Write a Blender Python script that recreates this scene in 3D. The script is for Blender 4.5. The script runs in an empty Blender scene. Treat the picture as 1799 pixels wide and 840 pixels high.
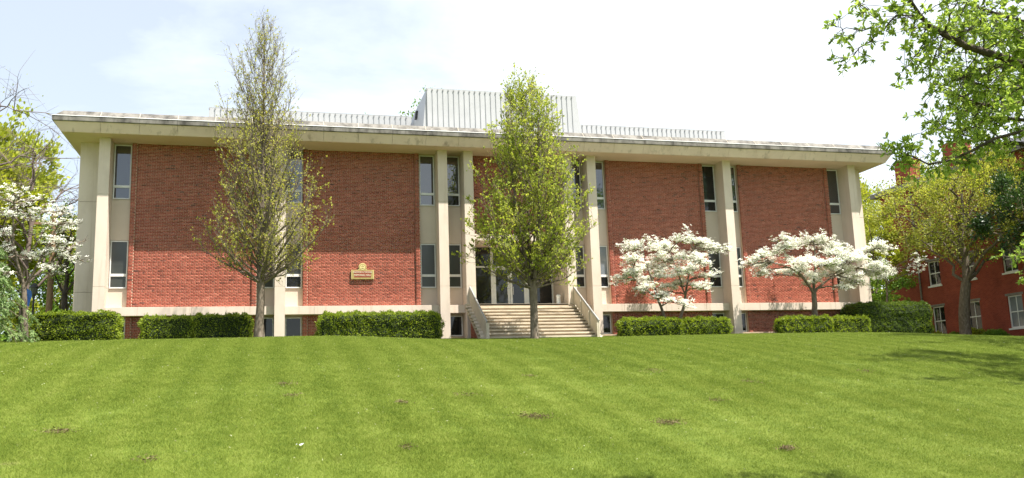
import bpy, bmesh, math, random
import numpy as np
from mathutils import Vector, Matrix
C = bpy.context.scene.collection
SC = bpy.context.scene
R = math.radians
PI = math.pi

# ---------------------------------------------------------------- camera, sky, sun, exposure
CAM = Vector((-11.6814, -41.9749, -2.7449))
YAW, PITCH, ROLL, FPX = 0.2613, 0.172, -0.0337, 1590.59
fwd = Vector((math.sin(YAW)*math.cos(PITCH), math.cos(YAW)*math.cos(PITCH), math.sin(PITCH)))
rgt0 = Vector((math.cos(YAW), -math.sin(YAW), 0)); up0 = rgt0.cross(fwd)
rgt = rgt0*math.cos(ROLL) + up0*math.sin(ROLL); upv = up0*math.cos(ROLL) - rgt0*math.sin(ROLL)
cam = bpy.data.objects.new('camera', bpy.data.cameras.new('camera')); C.objects.link(cam)
M = Matrix((rgt, upv, -fwd)).transposed().to_4x4(); M.translation = CAM
cam.matrix_world = M
cam.data.sensor_width = 36; cam.data.lens = 36*FPX/1799; cam.data.clip_end = 3000; cam.data.clip_start = .1
SC.camera = cam

SUN_EL, SUN_AZ = R(64), R(135)          # azimuth measured from +Y towards +X
sunv = Vector((math.sin(SUN_AZ)*math.cos(SUN_EL), math.cos(SUN_AZ)*math.cos(SUN_EL), math.sin(SUN_EL)))
sl = bpy.data.lights.new('sun', 'SUN'); sl.energy = 5.0; sl.angle = R(.53); sl.color = (1, .945, .86)
so = bpy.data.objects.new('sun', sl); C.objects.link(so)
so.rotation_euler = (-sunv).to_track_quat('-Z', 'Y').to_euler(); so.location = (20, -40, 60)

W = bpy.data.worlds.new('World'); SC.world = W; W.use_nodes = True
nt = W.node_tree; nt.nodes.clear()
def N(nt, t, **k):
    n = nt.nodes.new(t)
    for a, b in k.items():
        if a == 'ins':
            for i, v in b.items(): n.inputs[i].default_value = v
        else: setattr(n, a, b)
    return n
wo = N(nt, 'ShaderNodeOutputWorld'); bg = N(nt, 'ShaderNodeBackground', ins={1: .062})
sky = N(nt, 'ShaderNodeTexSky', sky_type='NISHITA', sun_disc=False, sun_elevation=SUN_EL, sun_rotation=SUN_AZ, air_density=1.0, dust_density=.5, ozone_density=.7)
tc = N(nt, 'ShaderNodeTexCoord'); mp = N(nt, 'ShaderNodeMapping'); mp.inputs['Scale'].default_value = (1, 1, 2.6)
nz = N(nt, 'ShaderNodeTexNoise', ins={'Scale': 2.3, 'Detail': 7, 'Roughness': .58, 'Distortion': .25})
sep = N(nt, 'ShaderNodeSeparateXYZ')
ad = N(nt, 'ShaderNodeMath', operation='MULTIPLY_ADD', ins={1: .55})       # thicker veil towards the sun's side
cr = N(nt, 'ShaderNodeValToRGB'); cr.color_ramp.elements[0].position = .48; cr.color_ramp.elements[1].position = .92
cr.color_ramp.elements[0].color = (.38, .38, .38, 1); cr.color_ramp.elements[1].color = (1, 1, 1, 1)
mx = N(nt, 'ShaderNodeMixRGB', ins={2: (10.6, 11.2, 11.6, 1)})
L = nt.links.new
L(tc.outputs['Generated'], mp.inputs[0]); L(mp.outputs[0], nz.inputs['Vector']); L(tc.outputs['Generated'], sep.inputs[0])
L(sep.outputs['X'], ad.inputs[0]); L(nz.outputs['Fac'], ad.inputs[2]); L(ad.outputs[0], cr.inputs[0])
L(cr.outputs[0], mx.inputs[0]); L(sky.outputs[0], mx.inputs[1]); L(mx.outputs[0], bg.inputs[0]); L(bg.outputs[0], wo.inputs[0])

vs = SC.view_settings; vs.view_transform = 'Standard'; vs.look = 'None'; vs.exposure = 1.3; vs.gamma = 1; vs.use_curve_mapping = False

# ---------------------------------------------------------------- object helpers
def tag(o, label=None, cat=None, group=None, kind=None):
    if label: o['label'] = label
    if cat: o['category'] = cat
    if group: o['group'] = group
    if kind: o['kind'] = kind
    return o
def empty(name, loc, label, cat, group=None, rz=0):
    o = bpy.data.objects.new(name, None); C.objects.link(o); o.location = loc; o.rotation_euler.z = rz
    o.empty_display_size = .3
    return tag(o, label, cat, group)
def link(name, me, parent=None, loc=None, rz=0):
    o = bpy.data.objects.new(name, me); C.objects.link(o)
    if parent is not None: o.parent = parent
    if loc is not None: o.location = loc
    if rz: o.rotation_euler.z = rz
    return o
class MB:
    """collects shapes, builds ONE mesh"""
    def __init__(s): s.v = []; s.f = []
    def add(s, vs, fs):
        b = len(s.v); s.v += [tuple(p) for p in vs]; s.f += [tuple(b+i for i in f) for f in fs]; return s
    def box(s, x0, x1, y0, y1, z0, z1):
        return s.add([(x0,y0,z0),(x1,y0,z0),(x1,y1,z0),(x0,y1,z0),(x0,y0,z1),(x1,y0,z1),(x1,y1,z1),(x0,y1,z1)],
                     [(0,3,2,1),(4,5,6,7),(0,1,5,4),(1,2,6,5),(2,3,7,6),(3,0,4,7)])
    def prism(s, prof, xa, xb):
        """profile of (y,z,dx): extruded in x from xa-dx to xb+dx"""
        n = len(prof)
        vs = [(xa-p[2], p[0], p[1]) for p in prof]+[(xb+p[3] if len(p) > 3 else xb+p[2], p[0], p[1]) for p in prof]
        return s.add(vs, [tuple(range(n)), tuple(range(2*n-1, n-1, -1))]+[(i, i+n, (i+1) % n+n, (i+1) % n) for i in range(n)])
    def lathe(s, prof, c=(0,0,0), k=12):
        vs = []; n = len(prof)
        for r, z in prof:
            for i in range(k):
                a = 2*PI*i/k; vs.append((c[0]+r*math.cos(a), c[1]+r*math.sin(a), c[2]+z))
        fs = [(j*k+i, j*k+(i+1) % k, (j+1)*k+(i+1) % k, (j+1)*k+i) for j in range(n-1) for i in range(k)]
        fs += [tuple(range(k-1, -1, -1)), tuple((n-1)*k+i for i in range(k))]
        return s.add(vs, fs)
    def bar(s, a, b, r, k=6):
        a = Vector(a); b = Vector(b); t = (b-a).normalized(); u = t.orthogonal().normalized(); w = t.cross(u)
        vs = [p+r*(math.cos(2*PI*i/k)*u+math.sin(2*PI*i/k)*w) for p in (a, b) for i in range(k)]
        return s.add(vs, [(i, (i+1) % k, k+(i+1) % k, k+i) for i in range(k)]+[tuple(range(k-1, -1, -1)), tuple(range(k, 2*k))])
    def mesh(s, name, mat, bevel=0, smooth=False):
        me = bpy.data.meshes.new(name); me.from_pydata(s.v, [], s.f)
        bm = bmesh.new(); bm.from_mesh(me)
        bmesh.ops.recalc_face_normals(bm, faces=bm.faces)
        if bevel: bmesh.ops.bevel(bm, geom=bm.edges[:], offset=bevel, segments=1, affect='EDGES', clamp_overlap=True)
        bm.to_mesh(me); bm.free()
        if smooth:
            for p in me.polygons: p.use_smooth = True
        me.materials.append(mat); return me
    def build(s, name, mat, parent=None, loc=None, bevel=0, smooth=False):
        return link(name, s.mesh(name, mat, bevel, smooth), parent, loc)

def np_mesh(name, V, F, mats, tint=None, mi=None, smooth=False):
    """fast mesh from arrays; F is (n,3) or (n,4), or a list of such arrays"""
    Fs = F if isinstance(F, list) else [F]
    Fs = [f for f in Fs if len(f)]
    me = bpy.data.meshes.new(name)
    nl = sum(f.size for f in Fs); npo = sum(len(f) for f in Fs)
    me.vertices.add(len(V)); me.vertices.foreach_set('co', np.asarray(V, np.float32).ravel())
    me.loops.add(nl); me.polygons.add(npo)
    me.loops.foreach_set('vertex_index', np.concatenate([f.ravel() for f in Fs]).astype(np.int32))
    st = []; b = 0
    for f in Fs:
        st.append(b+np.arange(len(f))*f.shape[1]); b += f.size
    me.polygons.foreach_set('loop_start', np.concatenate(st).astype(np.int32))
    if mi is not None: me.polygons.foreach_set('material_index', np.asarray(mi, np.int32))
    if smooth: me.polygons.foreach_set('use_smooth', np.ones(npo, bool))
    for m in (mats if isinstance(mats, (list, tuple)) else [mats]): me.materials.append(m)
    if tint is not None:
        at = me.attributes.new('tint', 'FLOAT', 'FACE'); at.data.foreach_set('value', np.asarray(tint, np.float32))
    me.update(calc_edges=True)
    return me

# ---------------------------------------------------------------- materials
def mat(name, rough=.8, spec=.3, metallic=0):
    m = bpy.data.materials.new(name); m.use_nodes = True
    b = m.node_tree.nodes['Principled BSDF']
    b.inputs['Roughness'].default_value = rough; b.inputs['Specular IOR Level'].default_value = spec; b.inputs['Metallic'].default_value = metallic
    return m, m.node_tree, b
def ramp(nt, stops):
    r = N(nt, 'ShaderNodeValToRGB'); e = r.color_ramp.elements
    while len(e) < len(stops): e.new(.5)
    for i, (p, c) in enumerate(stops): e[i].position = p; e[i].color = (*c, 1)
    return r
def noisy(name, stops, scale=4, detail=6, rough=.8, bump=0, bscale=60, stretch=(1,1,1), spec=.3, metallic=0, coord='Object', streak=None):
    m, nt, b = mat(name, rough, spec, metallic); L = nt.links.new
    tc = N(nt, 'ShaderNodeTexCoord'); mp = N(nt, 'ShaderNodeMapping'); mp.inputs['Scale'].default_value = stretch
    if coord == 'World':
        g = N(nt, 'ShaderNodeNewGeometry'); L(g.outputs['Position'], mp.inputs[0])
    else: L(tc.outputs[coord], mp.inputs[0])
    nz = N(nt, 'ShaderNodeTexNoise', ins={'Scale': scale, 'Detail': detail, 'Roughness': .6}); L(mp.outputs[0], nz.inputs['Vector'])
    r = ramp(nt, stops); L(nz.outputs['Fac'], r.inputs[0]); L(r.outputs[0], b.inputs['Base Color'])
    if streak:           # rain streaks and drip stains running down the face
        m2 = N(nt, 'ShaderNodeMapping'); m2.inputs['Scale'].default_value = streak[0]; g2 = N(nt, 'ShaderNodeNewGeometry'); L(g2.outputs['Position'], m2.inputs[0])
        n4 = N(nt, 'ShaderNodeTexNoise', ins={'Scale': 1.0, 'Detail': 6, 'Roughness': .65}); L(m2.outputs[0], n4.inputs['Vector'])
        k = streak[1]; r4 = ramp(nt, [(.56, (1,1,1)), (.70, (k,k*.97,k*.92))]); L(n4.outputs['Fac'], r4.inputs[0])
        mm = N(nt, 'ShaderNodeMixRGB', blend_type='MULTIPLY', ins={0: 1}); L(r.outputs[0], mm.inputs[1]); L(r4.outputs[0], mm.inputs[2]); L(mm.outputs[0], b.inputs['Base Color'])
    if bump:
        n2 = N(nt, 'ShaderNodeTexNoise', ins={'Scale': bscale, 'Detail': 4}); L(mp.outputs[0], n2.inputs['Vector'])
        bp = N(nt, 'ShaderNodeBump', ins={'Strength': bump, 'Distance': .02}); L(n2.outputs['Fac'], bp.inputs['Height']); L(bp.outputs[0], b.inputs['Normal'])
    return m
def leafy(name, stops, trans=.35, rough=.55, spec=.25, tcol=None):
    m, nt, b = mat(name, rough, spec); L = nt.links.new
    a = N(nt, 'ShaderNodeAttribute', attribute_name='tint'); r = ramp(nt, stops)
    L(a.outputs['Fac'], r.inputs[0]); L(r.outputs[0], b.inputs['Base Color'])
    t = N(nt, 'ShaderNodeBsdfTranslucent'); mx = N(nt, 'ShaderNodeMixShader', ins={0: trans})
    if tcol: t.inputs[0].default_value = (*tcol, 1)
    else:
        hs = N(nt, 'ShaderNodeHueSaturation', ins={'Saturation': 1.1, 'Value': 1.25, 'Hue': .49}); L(r.outputs[0], hs.inputs['Color']); L(hs.outputs[0], t.inputs[0])
    out = nt.nodes['Material Output']; L(b.outputs[0], mx.inputs[1]); L(t.outputs[0], mx.inputs[2]); L(mx.outputs[0], out.inputs[0])
    return m

concrete = noisy('precast_concrete', [(.25,(.53,.445,.37)),(.5,(.61,.52,.435)),(.78,(.65,.56,.48))], 1.3, 9, .85, .12, 90, (1,1,.45), coord='World', streak=((4.5,4.5,.22), .86))
concrete2 = noisy('spandrel_concrete', [(.25,(.52,.435,.36)),(.75,(.60,.515,.43))], .8, 5, .85, .08, 90, coord='World')
soffit_m = noisy('soffit_concrete', [(.3,(.63,.48,.40)),(.7,(.70,.55,.47))], .6, 6, .85, coord='World')
fascia_m = noisy('fascia_concrete', [(.2,(.43,.335,.28)),(.42,(.66,.525,.455)),(.75,(.72,.585,.51))], 1.6, 8, .85, .1, 90, (1,1,.8), coord='World', streak=((3.2,3.2,.35), .62))
coping_m = noisy('weathered_coping', [(.30,(.05,.047,.043)),(.43,(.12,.112,.10)),(.56,(.19,.178,.16)),(.75,(.25,.235,.21))], 2.2, 12, .9, .3, 60, (1.1,1,.75), coord='World', streak=((5,5,.6), .6))
step_m = noisy('worn_step_concrete', [(.28,(.16,.135,.105)),(.43,(.43,.365,.28)),(.62,(.56,.485,.375)),(.8,(.66,.59,.49))], 2.4, 10, .9, .25, 70, (.55,1.6,1.6), coord='World')
riser_m = noisy('step_riser_concrete', [(.3,(.34,.28,.21)),(.7,(.50,.42,.32))], 2.4, 8, .9, .1, 70, (.5,1,1), coord='World')
rail_m = noisy('rail_concrete', [(.3,(.47,.41,.32)),(.7,(.58,.51,.41))], 2, 7, .85, .1, 90, coord='World')
base_m = noisy('base_concrete', [(.3,(.38,.27,.19)),(.7,(.52,.40,.30))], 2, 8, .9, .1, coord='World')
mortar = noisy('mortar', [(.3,(.54,.40,.30)),(.7,(.66,.51,.40))], 6, 6, .95, coord='World')
alu = noisy('window_aluminium', [(.3,(.62,.62,.60)),(.7,(.70,.70,.68))], 5, 3, .4, spec=.5)
white_roof = noisy('white_metal_roof', [(.3,(.36,.365,.37)),(.7,(.41,.415,.42))], 1.2, 6, .45, spec=.4, coord='World')
rib_m = noisy('roof_rib', [(.3,(.30,.305,.31)),(.7,(.35,.355,.36))], 2, 3, .5, coord='World')
rib_shadow_m = noisy('rib_shadow_grey', [(.3,(.20,.20,.20)),(.7,(.27,.27,.27))], 2, 3, .5)  # dark grey standing for the shadow at each rib top
dark_metal = noisy('dark_vent', [(.3,(.03,.03,.03)),(.7,(.06,.06,.06))], 4, 3, .6)
galv = noisy('galvanised_pipe', [(.3,(.30,.30,.29)),(.7,(.38,.38,.37))], 5, 4, .45, spec=.5)
white_paint = noisy('white_paint', [(.3,(.72,.72,.70)),(.7,(.82,.82,.80))], 8, 4, .5, spec=.4)
interior = noisy('dark_interior', [(.3,(.012,.012,.012)),(.7,(.025,.024,.022))], 2, 3, .9)

m_, nt_, b_ = mat('brick_red', .88, .2)
a_ = N(nt_, 'ShaderNodeAttribute', attribute_name='tint')
r_ = ramp(nt_, [(0,(.09,.032,.028)),(.14,(.20,.053,.036)),(.5,(.29,.078,.052)),(.85,(.375,.112,.075)),(1,(.44,.155,.11))])
g_ = N(nt_, 'ShaderNodeNewGeometry'); n_ = N(nt_, 'ShaderNodeTexNoise', ins={'Scale': .55, 'Detail': 7, 'Roughness': .65}); nt_.links.new(g_.outputs['Position'], n_.inputs['Vector'])
mr_ = N(nt_, 'ShaderNodeMapRange', ins={1: .25, 2: .75, 3: -.14, 4: .14}); nt_.links.new(n_.outputs['Fac'], mr_.inputs[0])
ma_ = N(nt_, 'ShaderNodeMath', operation='ADD'); nt_.links.new(a_.outputs['Fac'], ma_.inputs[0]); nt_.links.new(mr_.outputs[0], ma_.inputs[1])
nt_.links.new(ma_.outputs[0], r_.inputs[0]); nt_.links.new(r_.outputs[0], b_.inputs['Base Color'])
brick_m = m_

def glass(name, base, rough=.03, ior=1.75):
    m, nt, b = mat(name, rough, .5)
    b.inputs['IOR'].default_value = ior
    n = N(nt, 'ShaderNodeTexNoise', ins={'Scale': 1.2, 'Detail': 2}); g = N(nt, 'ShaderNodeTexCoord'); nt.links.new(g.outputs['Object'], n.inputs['Vector'])
    r = ramp(nt, [(.3, tuple(c*.8 for c in base)), (.7, tuple(c*1.2 for c in base))]); nt.links.new(n.outputs['Fac'], r.inputs[0]); nt.links.new(r.outputs[0], b.inputs['Base Color'])
    bp = N(nt, 'ShaderNodeBump', ins={'Strength': .04, 'Distance': .05}); nt.links.new(n.outputs['Fac'], bp.inputs['Height']); nt.links.new(bp.outputs[0], b.inputs['Normal'])
    return m
glass_sky = glass('window_glass', (.022,.026,.03), .02, 2.1)
glass_dark = glass('dark_window_glass', (.014,.015,.016), .04, 1.5)
glass_screen = glass('screened_window_glass', (.035,.04,.036), .28, 1.6)
glass_grey = glass('grey_window_glass', (.17,.19,.21), .1, 1.7)  # lighter grey base colour, set in one upper pane
bark = noisy('grey_bark', [(.3,(.085,.066,.048)),(.55,(.165,.132,.10)),(.75,(.27,.225,.18))], 14, 8, .95, .6, 30, (1,1,.3))
bark_dark = noisy('dark_bark', [(.3,(.03,.024,.018)),(.7,(.10,.08,.062))], 14, 8, .95, .5, 30, (1,1,.3))
twig_bark = noisy('mauve_twig_bark', [(.3,(.10,.075,.065)),(.7,(.20,.155,.135))], 14, 6, .95)
bark_pale = noisy('pale_twig_bark', [(.3,(.13,.10,.075)),(.7,(.28,.23,.18))], 12, 6, .95)
pear_leaf = leafy('pear_leaf', [(0,(.26,.28,.05)),(.5,(.40,.42,.08)),(.85,(.52,.50,.13)),(1,(.52,.42,.18))], .48)
maple_leaf = leafy('fresh_maple_leaf', [(0,(.21,.275,.045)),(.5,(.36,.43,.075)),(.85,(.49,.53,.11)),(1,(.52,.52,.16))], .54)
near_leaf = leafy('near_leaf', [(0,(.12,.20,.035)),(.5,(.24,.34,.065)),(1,(.38,.48,.12))], .52, .5, .3)
yellow_leaf = leafy('spring_leaf', [(0,(.20,.25,.03)),(.5,(.33,.38,.05)),(1,(.46,.48,.09))], .45)
mid_leaf = leafy('olive_leaf', [(0,(.17,.21,.035)),(.5,(.30,.345,.06)),(.85,(.44,.45,.09)),(1,(.40,.38,.12))], .45)
green_leaf = leafy('green_leaf', [(0,(.10,.19,.025)),(.5,(.18,.31,.045)),(1,(.31,.43,.08))], .42)
dark_leaf = leafy('holly_leaf', [(0,(.018,.04,.012)),(.6,(.04,.085,.02)),(1,(.08,.14,.03))], .2, .4, .4)
yew_leaf = leafy('hedge_leaf', [(0,(.085,.13,.016)),(.5,(.21,.29,.03)),(.85,(.36,.44,.055)),(1,(.48,.55,.10))], .38, .5)
shaded_leaf = leafy('shaded_hedge_leaf', [(0,(.045,.08,.014)),(.5,(.10,.16,.024)),(.85,(.18,.25,.035)),(1,(.28,.34,.06))], .3, .5)  # hedge leaf darkened: tree shade put into the colour
cedar_leaf = leafy('cedar_needle', [(0,(.11,.19,.07)),(.5,(.22,.33,.12)),(1,(.38,.48,.20))], .4)
petal = leafy('white_bract', [(0,(.55,.62,.38)),(.35,(.70,.71,.60)),(1,(.80,.79,.73))], .35, .7, .2, (.8,.8,.7))
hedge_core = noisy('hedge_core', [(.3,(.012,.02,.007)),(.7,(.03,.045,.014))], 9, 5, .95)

# ---------------------------------------------------------------- ground
def smooth(t): t = np.clip(t, 0, 1); return t*t*(3-2*t)
_ss = np.linspace(0, 90, 1801); _sl = np.interp(_ss, [0,6,20,27,36,45,90], [.074,.078,.192,.192,.05,.0,.0])
_zz = -np.concatenate([[0], np.cumsum((_sl[1:]+_sl[:-1])/2*np.diff(_ss))])
def G(x, y):
    x = np.asarray(x, float); y = np.asarray(y, float)
    z = np.interp(np.maximum(0, -y), _ss, _zz)
    z = z+.2*smooth((-4-x)/6)-.035*np.clip(x-15, 0, 40)
    return z+.035*np.sin(x*.31+1.3)*np.sin(y*.27)*np.clip(-y/8, 0, 1)
def Gf(x, y): return float(G(x, y))

xs = np.unique(np.concatenate([np.linspace(-900,-60,15), np.arange(-60,70.1,1.25), np.linspace(70,900,15)]))
ys = np.unique(np.concatenate([np.linspace(-900,-60,10), np.arange(-60,-2,.8), np.arange(-2,60,2.5), np.linspace(60,1200,20)]))
X, Y = np.meshgrid(xs, ys); Z = G(X, Y)
nx, ny = len(xs), len(ys); idx = np.arange(nx*ny).reshape(ny, nx)
F = np.stack([idx[:-1,:-1], idx[:-1,1:], idx[1:,1:], idx[1:,:-1]], -1).reshape(-1, 4)

def grass_material(name, blade=False):
    m, nt, b = mat(name, .75, .12); L = nt.links.new
    g = N(nt, 'ShaderNodeNewGeometry'); sp = N(nt, 'ShaderNodeSeparateXYZ'); L(g.outputs['Position'], sp.inputs[0])
    # mowing passes run up the slope; the nap alternates
    wv = N(nt, 'ShaderNodeTexWave', wave_type='BANDS', bands_direction='X', ins={'Scale': .30, 'Distortion': 1.1, 'Detail': 2, 'Detail Scale': .4}); L(g.outputs['Position'], wv.inputs['Vector'])
    n1 = N(nt, 'ShaderNodeTexNoise', ins={'Scale': .16, 'Detail': 5, 'Roughness': .5}); L(g.outputs['Position'], n1.inputs['Vector'])
    n2 = N(nt, 'ShaderNodeTexNoise', ins={'Scale': 3.2, 'Detail': 7, 'Roughness': .72}); L(g.outputs['Position'], n2.inputs['Vector'])
    def term(src, k, prev):
        sb = N(nt, 'ShaderNodeMath', operation='SUBTRACT', ins={1: .5}); L(src, sb.inputs[0])
        m_ = N(nt, 'ShaderNodeMath', operation='MULTIPLY_ADD', ins={1: k, 2: .5}); L(sb.outputs[0], m_.inputs[0])
        if prev is not None: L(prev, m_.inputs[2])
        return m_.outputs[0]
    src = term(wv.outputs['Fac'], .12, None); src = term(n1.outputs['Fac'], .30, src); src = term(n2.outputs['Fac'], .75, src)
    if blade:
        at = N(nt, 'ShaderNodeAttribute', attribute_name='tint'); src = term(at.outputs['Fac'], .8, src)
    k = 1.0 if blade else .6  # ground colour darkened to stand for self-shadow between the blades
    r = ramp(nt, [(.12, (.075*k,.122*k,.013*k)), (.5, (.166*k,.226*k,.030*k)), (.85, (.262*k,.308*k,.062*k)), (1, (.34*k,.36*k,.11*k))])
    L(src, r.inputs[0])
    # thatch: a few straw-coloured spots
    n3 = N(nt, 'ShaderNodeTexNoise', ins={'Scale': 1.1, 'Detail': 5, 'Roughness': .7}); L(g.outputs['Position'], n3.inputs['Vector'])
    r3 = ramp(nt, [(.66, (0,0,0)), (.79, (.6,.6,.6))]); L(n3.outputs['Fac'], r3.inputs[0])
    mx = N(nt, 'ShaderNodeMixRGB', ins={2: (.30,.27,.12,1)}); L(r3.outputs[0], mx.inputs[0]); L(r.outputs[0], mx.inputs[1]); L(mx.outputs[0], b.inputs['Base Color'])
    if blade:
        t = N(nt, 'ShaderNodeBsdfTranslucent'); ms = N(nt, 'ShaderNodeMixShader', ins={0: .35}); L(mx.outputs[0], t.inputs[0])
        L(b.outputs[0], ms.inputs[1]); L(t.outputs[0], ms.inputs[2]); L(ms.outputs[0], nt.nodes['Material Output'].inputs[0])
    return m
ground_m = grass_material('lawn_soil_and_grass'); blade_m = grass_material('grass_blade', True)
lawn = link('lawn', np_mesh('lawn', np.stack([X, Y, Z], -1).reshape(-1, 3), F, ground_m, smooth=True))
tag(lawn, 'mown green lawn sloping up to the brick hall', kind='structure')

# ---------------------------------------------------------------- the hall
hall = empty('memorial_hall', (0, 1, 0), 'long low red brick hall with beige concrete columns, deep flat eaves and white metal roof', 'building')
hall_parts = []
def part(mb, name, m, bevel=0, parent=None, label=None, smooth=False):
    """geometry given in world coordinates; the hall's Empty sits at (0,1,0)"""
    o = mb.build(name, m, parent or hall, bevel=bevel, smooth=smooth)
    if parent is None: o.location = (0, -1, 0)
    if label: o['label'] = label
    return o
XC = [-18.952, -11.385, -3.817, -2.5395, 2.5395, 3.817, 11.385, 18.952]
CW = .23; ZS = 9.149; ZB0, ZB1 = 1.26, 1.637; DW = .92; YBK = 20.0
# core walls (leaving the entrance recess open)
mb = MB(); mb.box(-20.1, -2.30, .99, YBK, -1.2, ZS+.02); mb.box(2.30, 20.1, .99, YBK, -1.2, ZS+.02); mb.box(-2.30, 2.30, 2.62, YBK, -1.2, ZS+.02)
part(mb, 'wall', concrete2)
# corner panels beside the end columns, in three lifts with open joints
for s in (-1, 1):
    for z0, z1 in ((-.6, 2.36), (2.375, 6.42), (6.435, ZS)):
        mb = MB(); xa, xb = sorted((s*18.95, s*20.11)); mb.box(xa, xb, .92, .988, z0, z1); part(mb, 'corner_panel', concrete)
# side elevations: plain piers and brick (only seen when stepping sideways)
for s in (-1, 1):
    for yc in (7.4, 13.4, 19.4):
        xa, xb = sorted((s*20.101, s*20.22)); mb = MB(); mb.box(xa, xb, yc-CW, yc+CW, -.6, ZS); part(mb, 'pier', concrete, .012)
# columns: three cast lifts with narrow joints
for x in XC:
    mb = MB()
    for z0, z1 in ((-.6, 2.50), (2.512, 6.585), (6.597, ZS)): mb.box(x-CW, x+CW, 0, .985, z0, z1)
    mb.box(x-CW+.012, x+CW-.012, .012, .98, -.6, ZS-.002)
    part(mb, 'column', concrete, 0)

rng = np.random.default_rng(7)
BH, BL = .0677, .2032
def brick_arrays(x0, x1, z0, z1, yf, ends=False, depth=.03, rng=rng):
    """courses of bricks on a wall facing -Y; every sixth course is headers"""
    xs0, xs1, zs0, ys = [], [], [], []
    n = int(round((z1-z0)/BH)); h = (z1-z0)/n
    for c in range(n):
        pitch = BL/2 if c % 6 == 5 else BL
        off = (pitch/2 if c % 2 else 0)+(.03 if c % 6 == 5 else 0)
        e = np.unique(np.concatenate([[x0], np.arange(x0-pitch+off, x1, pitch).clip(x0, x1), [x1]]))
        a, b = e[:-1]+.005, e[1:]-.005; ok = (b-a) > .02
        xs0.append(a[ok]); xs1.append(b[ok]); zs0.append(np.full(ok.sum(), z0+c*h))
    a = np.concatenate(xs0); b = np.concatenate(xs1); z = np.concatenate(zs0); k = len(a)
    y = yf+rng.uniform(-.0025, .0025, k); zt = z+h-.0125
    yb = np.full(k, yf+depth)
    V = np.stack([np.stack(p, -1) for p in ((a,y,z),(b,y,z),(b,y,zt),(a,y,zt),(a,yb,z),(b,yb,z),(b,yb,zt),(a,yb,zt))], 1).reshape(-1, 3)
    base = np.arange(k)[:, None, None]*8
    F = (base+np.array([(0,1,2,3),(1,5,6,2),(4,0,3,7),(3,2,6,7),(4,5,1,0)])[None]).reshape(-1, 4)
    t = rng.beta(3.2, 3.2, k); t[rng.random(k) < .02] = rng.uniform(0, .12); t = np.repeat(t, 5)
    return V, F, t
def join(arrs):
    Vs, Fs, ts, b = [], [], [], 0
    for V, F, t in arrs: Vs.append(V); Fs.append(F+b); ts.append(t); b += len(V)
    return np.concatenate(Vs), np.concatenate(Fs), np.concatenate(ts)
def brick_panel(x0, x1, z0, z1, pil=True, yf=.80, yp=.725):
    mb = MB(); mb.box(x0, x1, yf+.008, .989, z0, z1)
    if pil: mb.box(x0+.009, x0+.209, yp+.008, yf+.0079, z0, z1); mb.box(x1-.209, x1-.009, yp+.008, yf+.0079, z0, z1)
    p = part(mb, 'brick_panel', mortar)
    arr = []
    if pil:
        arr += [brick_arrays(x0-.002, x0+.222, z0, z1, yp, depth=.075), brick_arrays(x1-.222, x1+.002, z0, z1, yp, depth=.075), brick_arrays(x0+.222, x1-.222, z0, z1, yf)]
    else: arr += [brick_arrays(x0, x1, z0, z1, yf)]
    V, F, t = join(arr)
    o = link('bricks', np_mesh('bricks', V, F, brick_m, t), p); o['kind'] = 'stuff'
BE = CW+.80
bays = [(XC[0]+BE, XC[1]-BE), (XC[1]+BE, XC[2]-BE), (XC[5]+BE, XC[6]-BE), (XC[6]+BE, XC[7]-BE)]
for x0, x1 in bays:
    brick_panel(x0, x1, ZB1, ZS-.003)
    brick_panel(x0, x1, .16, ZB0-.002)
# beams, in three pieces between columns
spans = [(XC[0]+CW, XC[1]-CW), (XC[1]+CW, XC[2]-CW), (XC[2]+CW, XC[3]-CW), (XC[4]+CW, XC[5]-CW), (XC[5]+CW, XC[6]-CW), (XC[6]+CW, XC[7]-CW)]
for x0, x1 in spans:
    cuts = [x0, x1] if x1-x0 < 2 else [x0, x0+1.3, (x0+x1)/2, x1-1.3, x1]
    for a, b in zip(cuts[:-1], cuts[1:]):
        mb = MB(); mb.box(a+.003, b-.003, .36, .986, ZB0, ZB1-.002); part(mb, 'beam', concrete, .006)
    mb = MB(); mb.box(x0, x1, .70, .985, -.6, .158); part(mb, 'base_course', base_m)

# windows
def window(x0, x1, z0, z1, zm=None, panes=(glass_sky, glass_dark), y=DW):
    fw = .045
    mb = MB(); mb.box(x0, x0+fw, y, y+.07, z0, z1); mb.box(x1-fw, x1, y, y+.07, z0, z1)
    mb.box(x0+fw, x1-fw, y+.002, y+.07, z0, z0+fw); mb.box(x0+fw, x1-fw, y+.002, y+.07, z1-fw, z1)
    if zm: mb.box(x0+fw, x1-fw, y-.008, y+.07, zm[0], zm[1])
    mb.box(x0-.0, x1, y-.03, y-.001, z0-.012, z0+.018)
    w = part(mb, 'window', alu)
    spans_ = [(z0+fw, zm[0]), (zm[1], z1-fw)] if zm else [(z0+fw, z1-fw)]
    for (a, b), g in zip(spans_, panes[::-1] if zm else panes):
        MB().box(x0+fw-.004, x1-fw+.004, y+.035, y+.05, a-.004, b+.004).build('pane', g, w)
    return w
def slot(x0, x1, i, basement=True, low=(glass_screen, glass_screen), up=(glass_sky, glass_sky), bas=glass_dark):
    ww, wb = window(x0, x1, 2.541, 4.672, (3.068, 3.187), low), window(x0, x1, 6.584, 9.10, (7.10, 7.214), up)
    for z0, z1 in ((ZB1, 2.527), (4.70, 6.57)):
        mb = MB(); mb.box(x0-.035, x1+.04, .945, .9885, z0, z1); part(mb, 'spandrel_panel', concrete2)
    if basement:
        window(x0, x1, .20, 1.17, None, (bas,))
GD, GS, GR, GG = glass_dark, glass_sky, glass_screen, glass_grey
sl_ = .03; fo = .758
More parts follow.
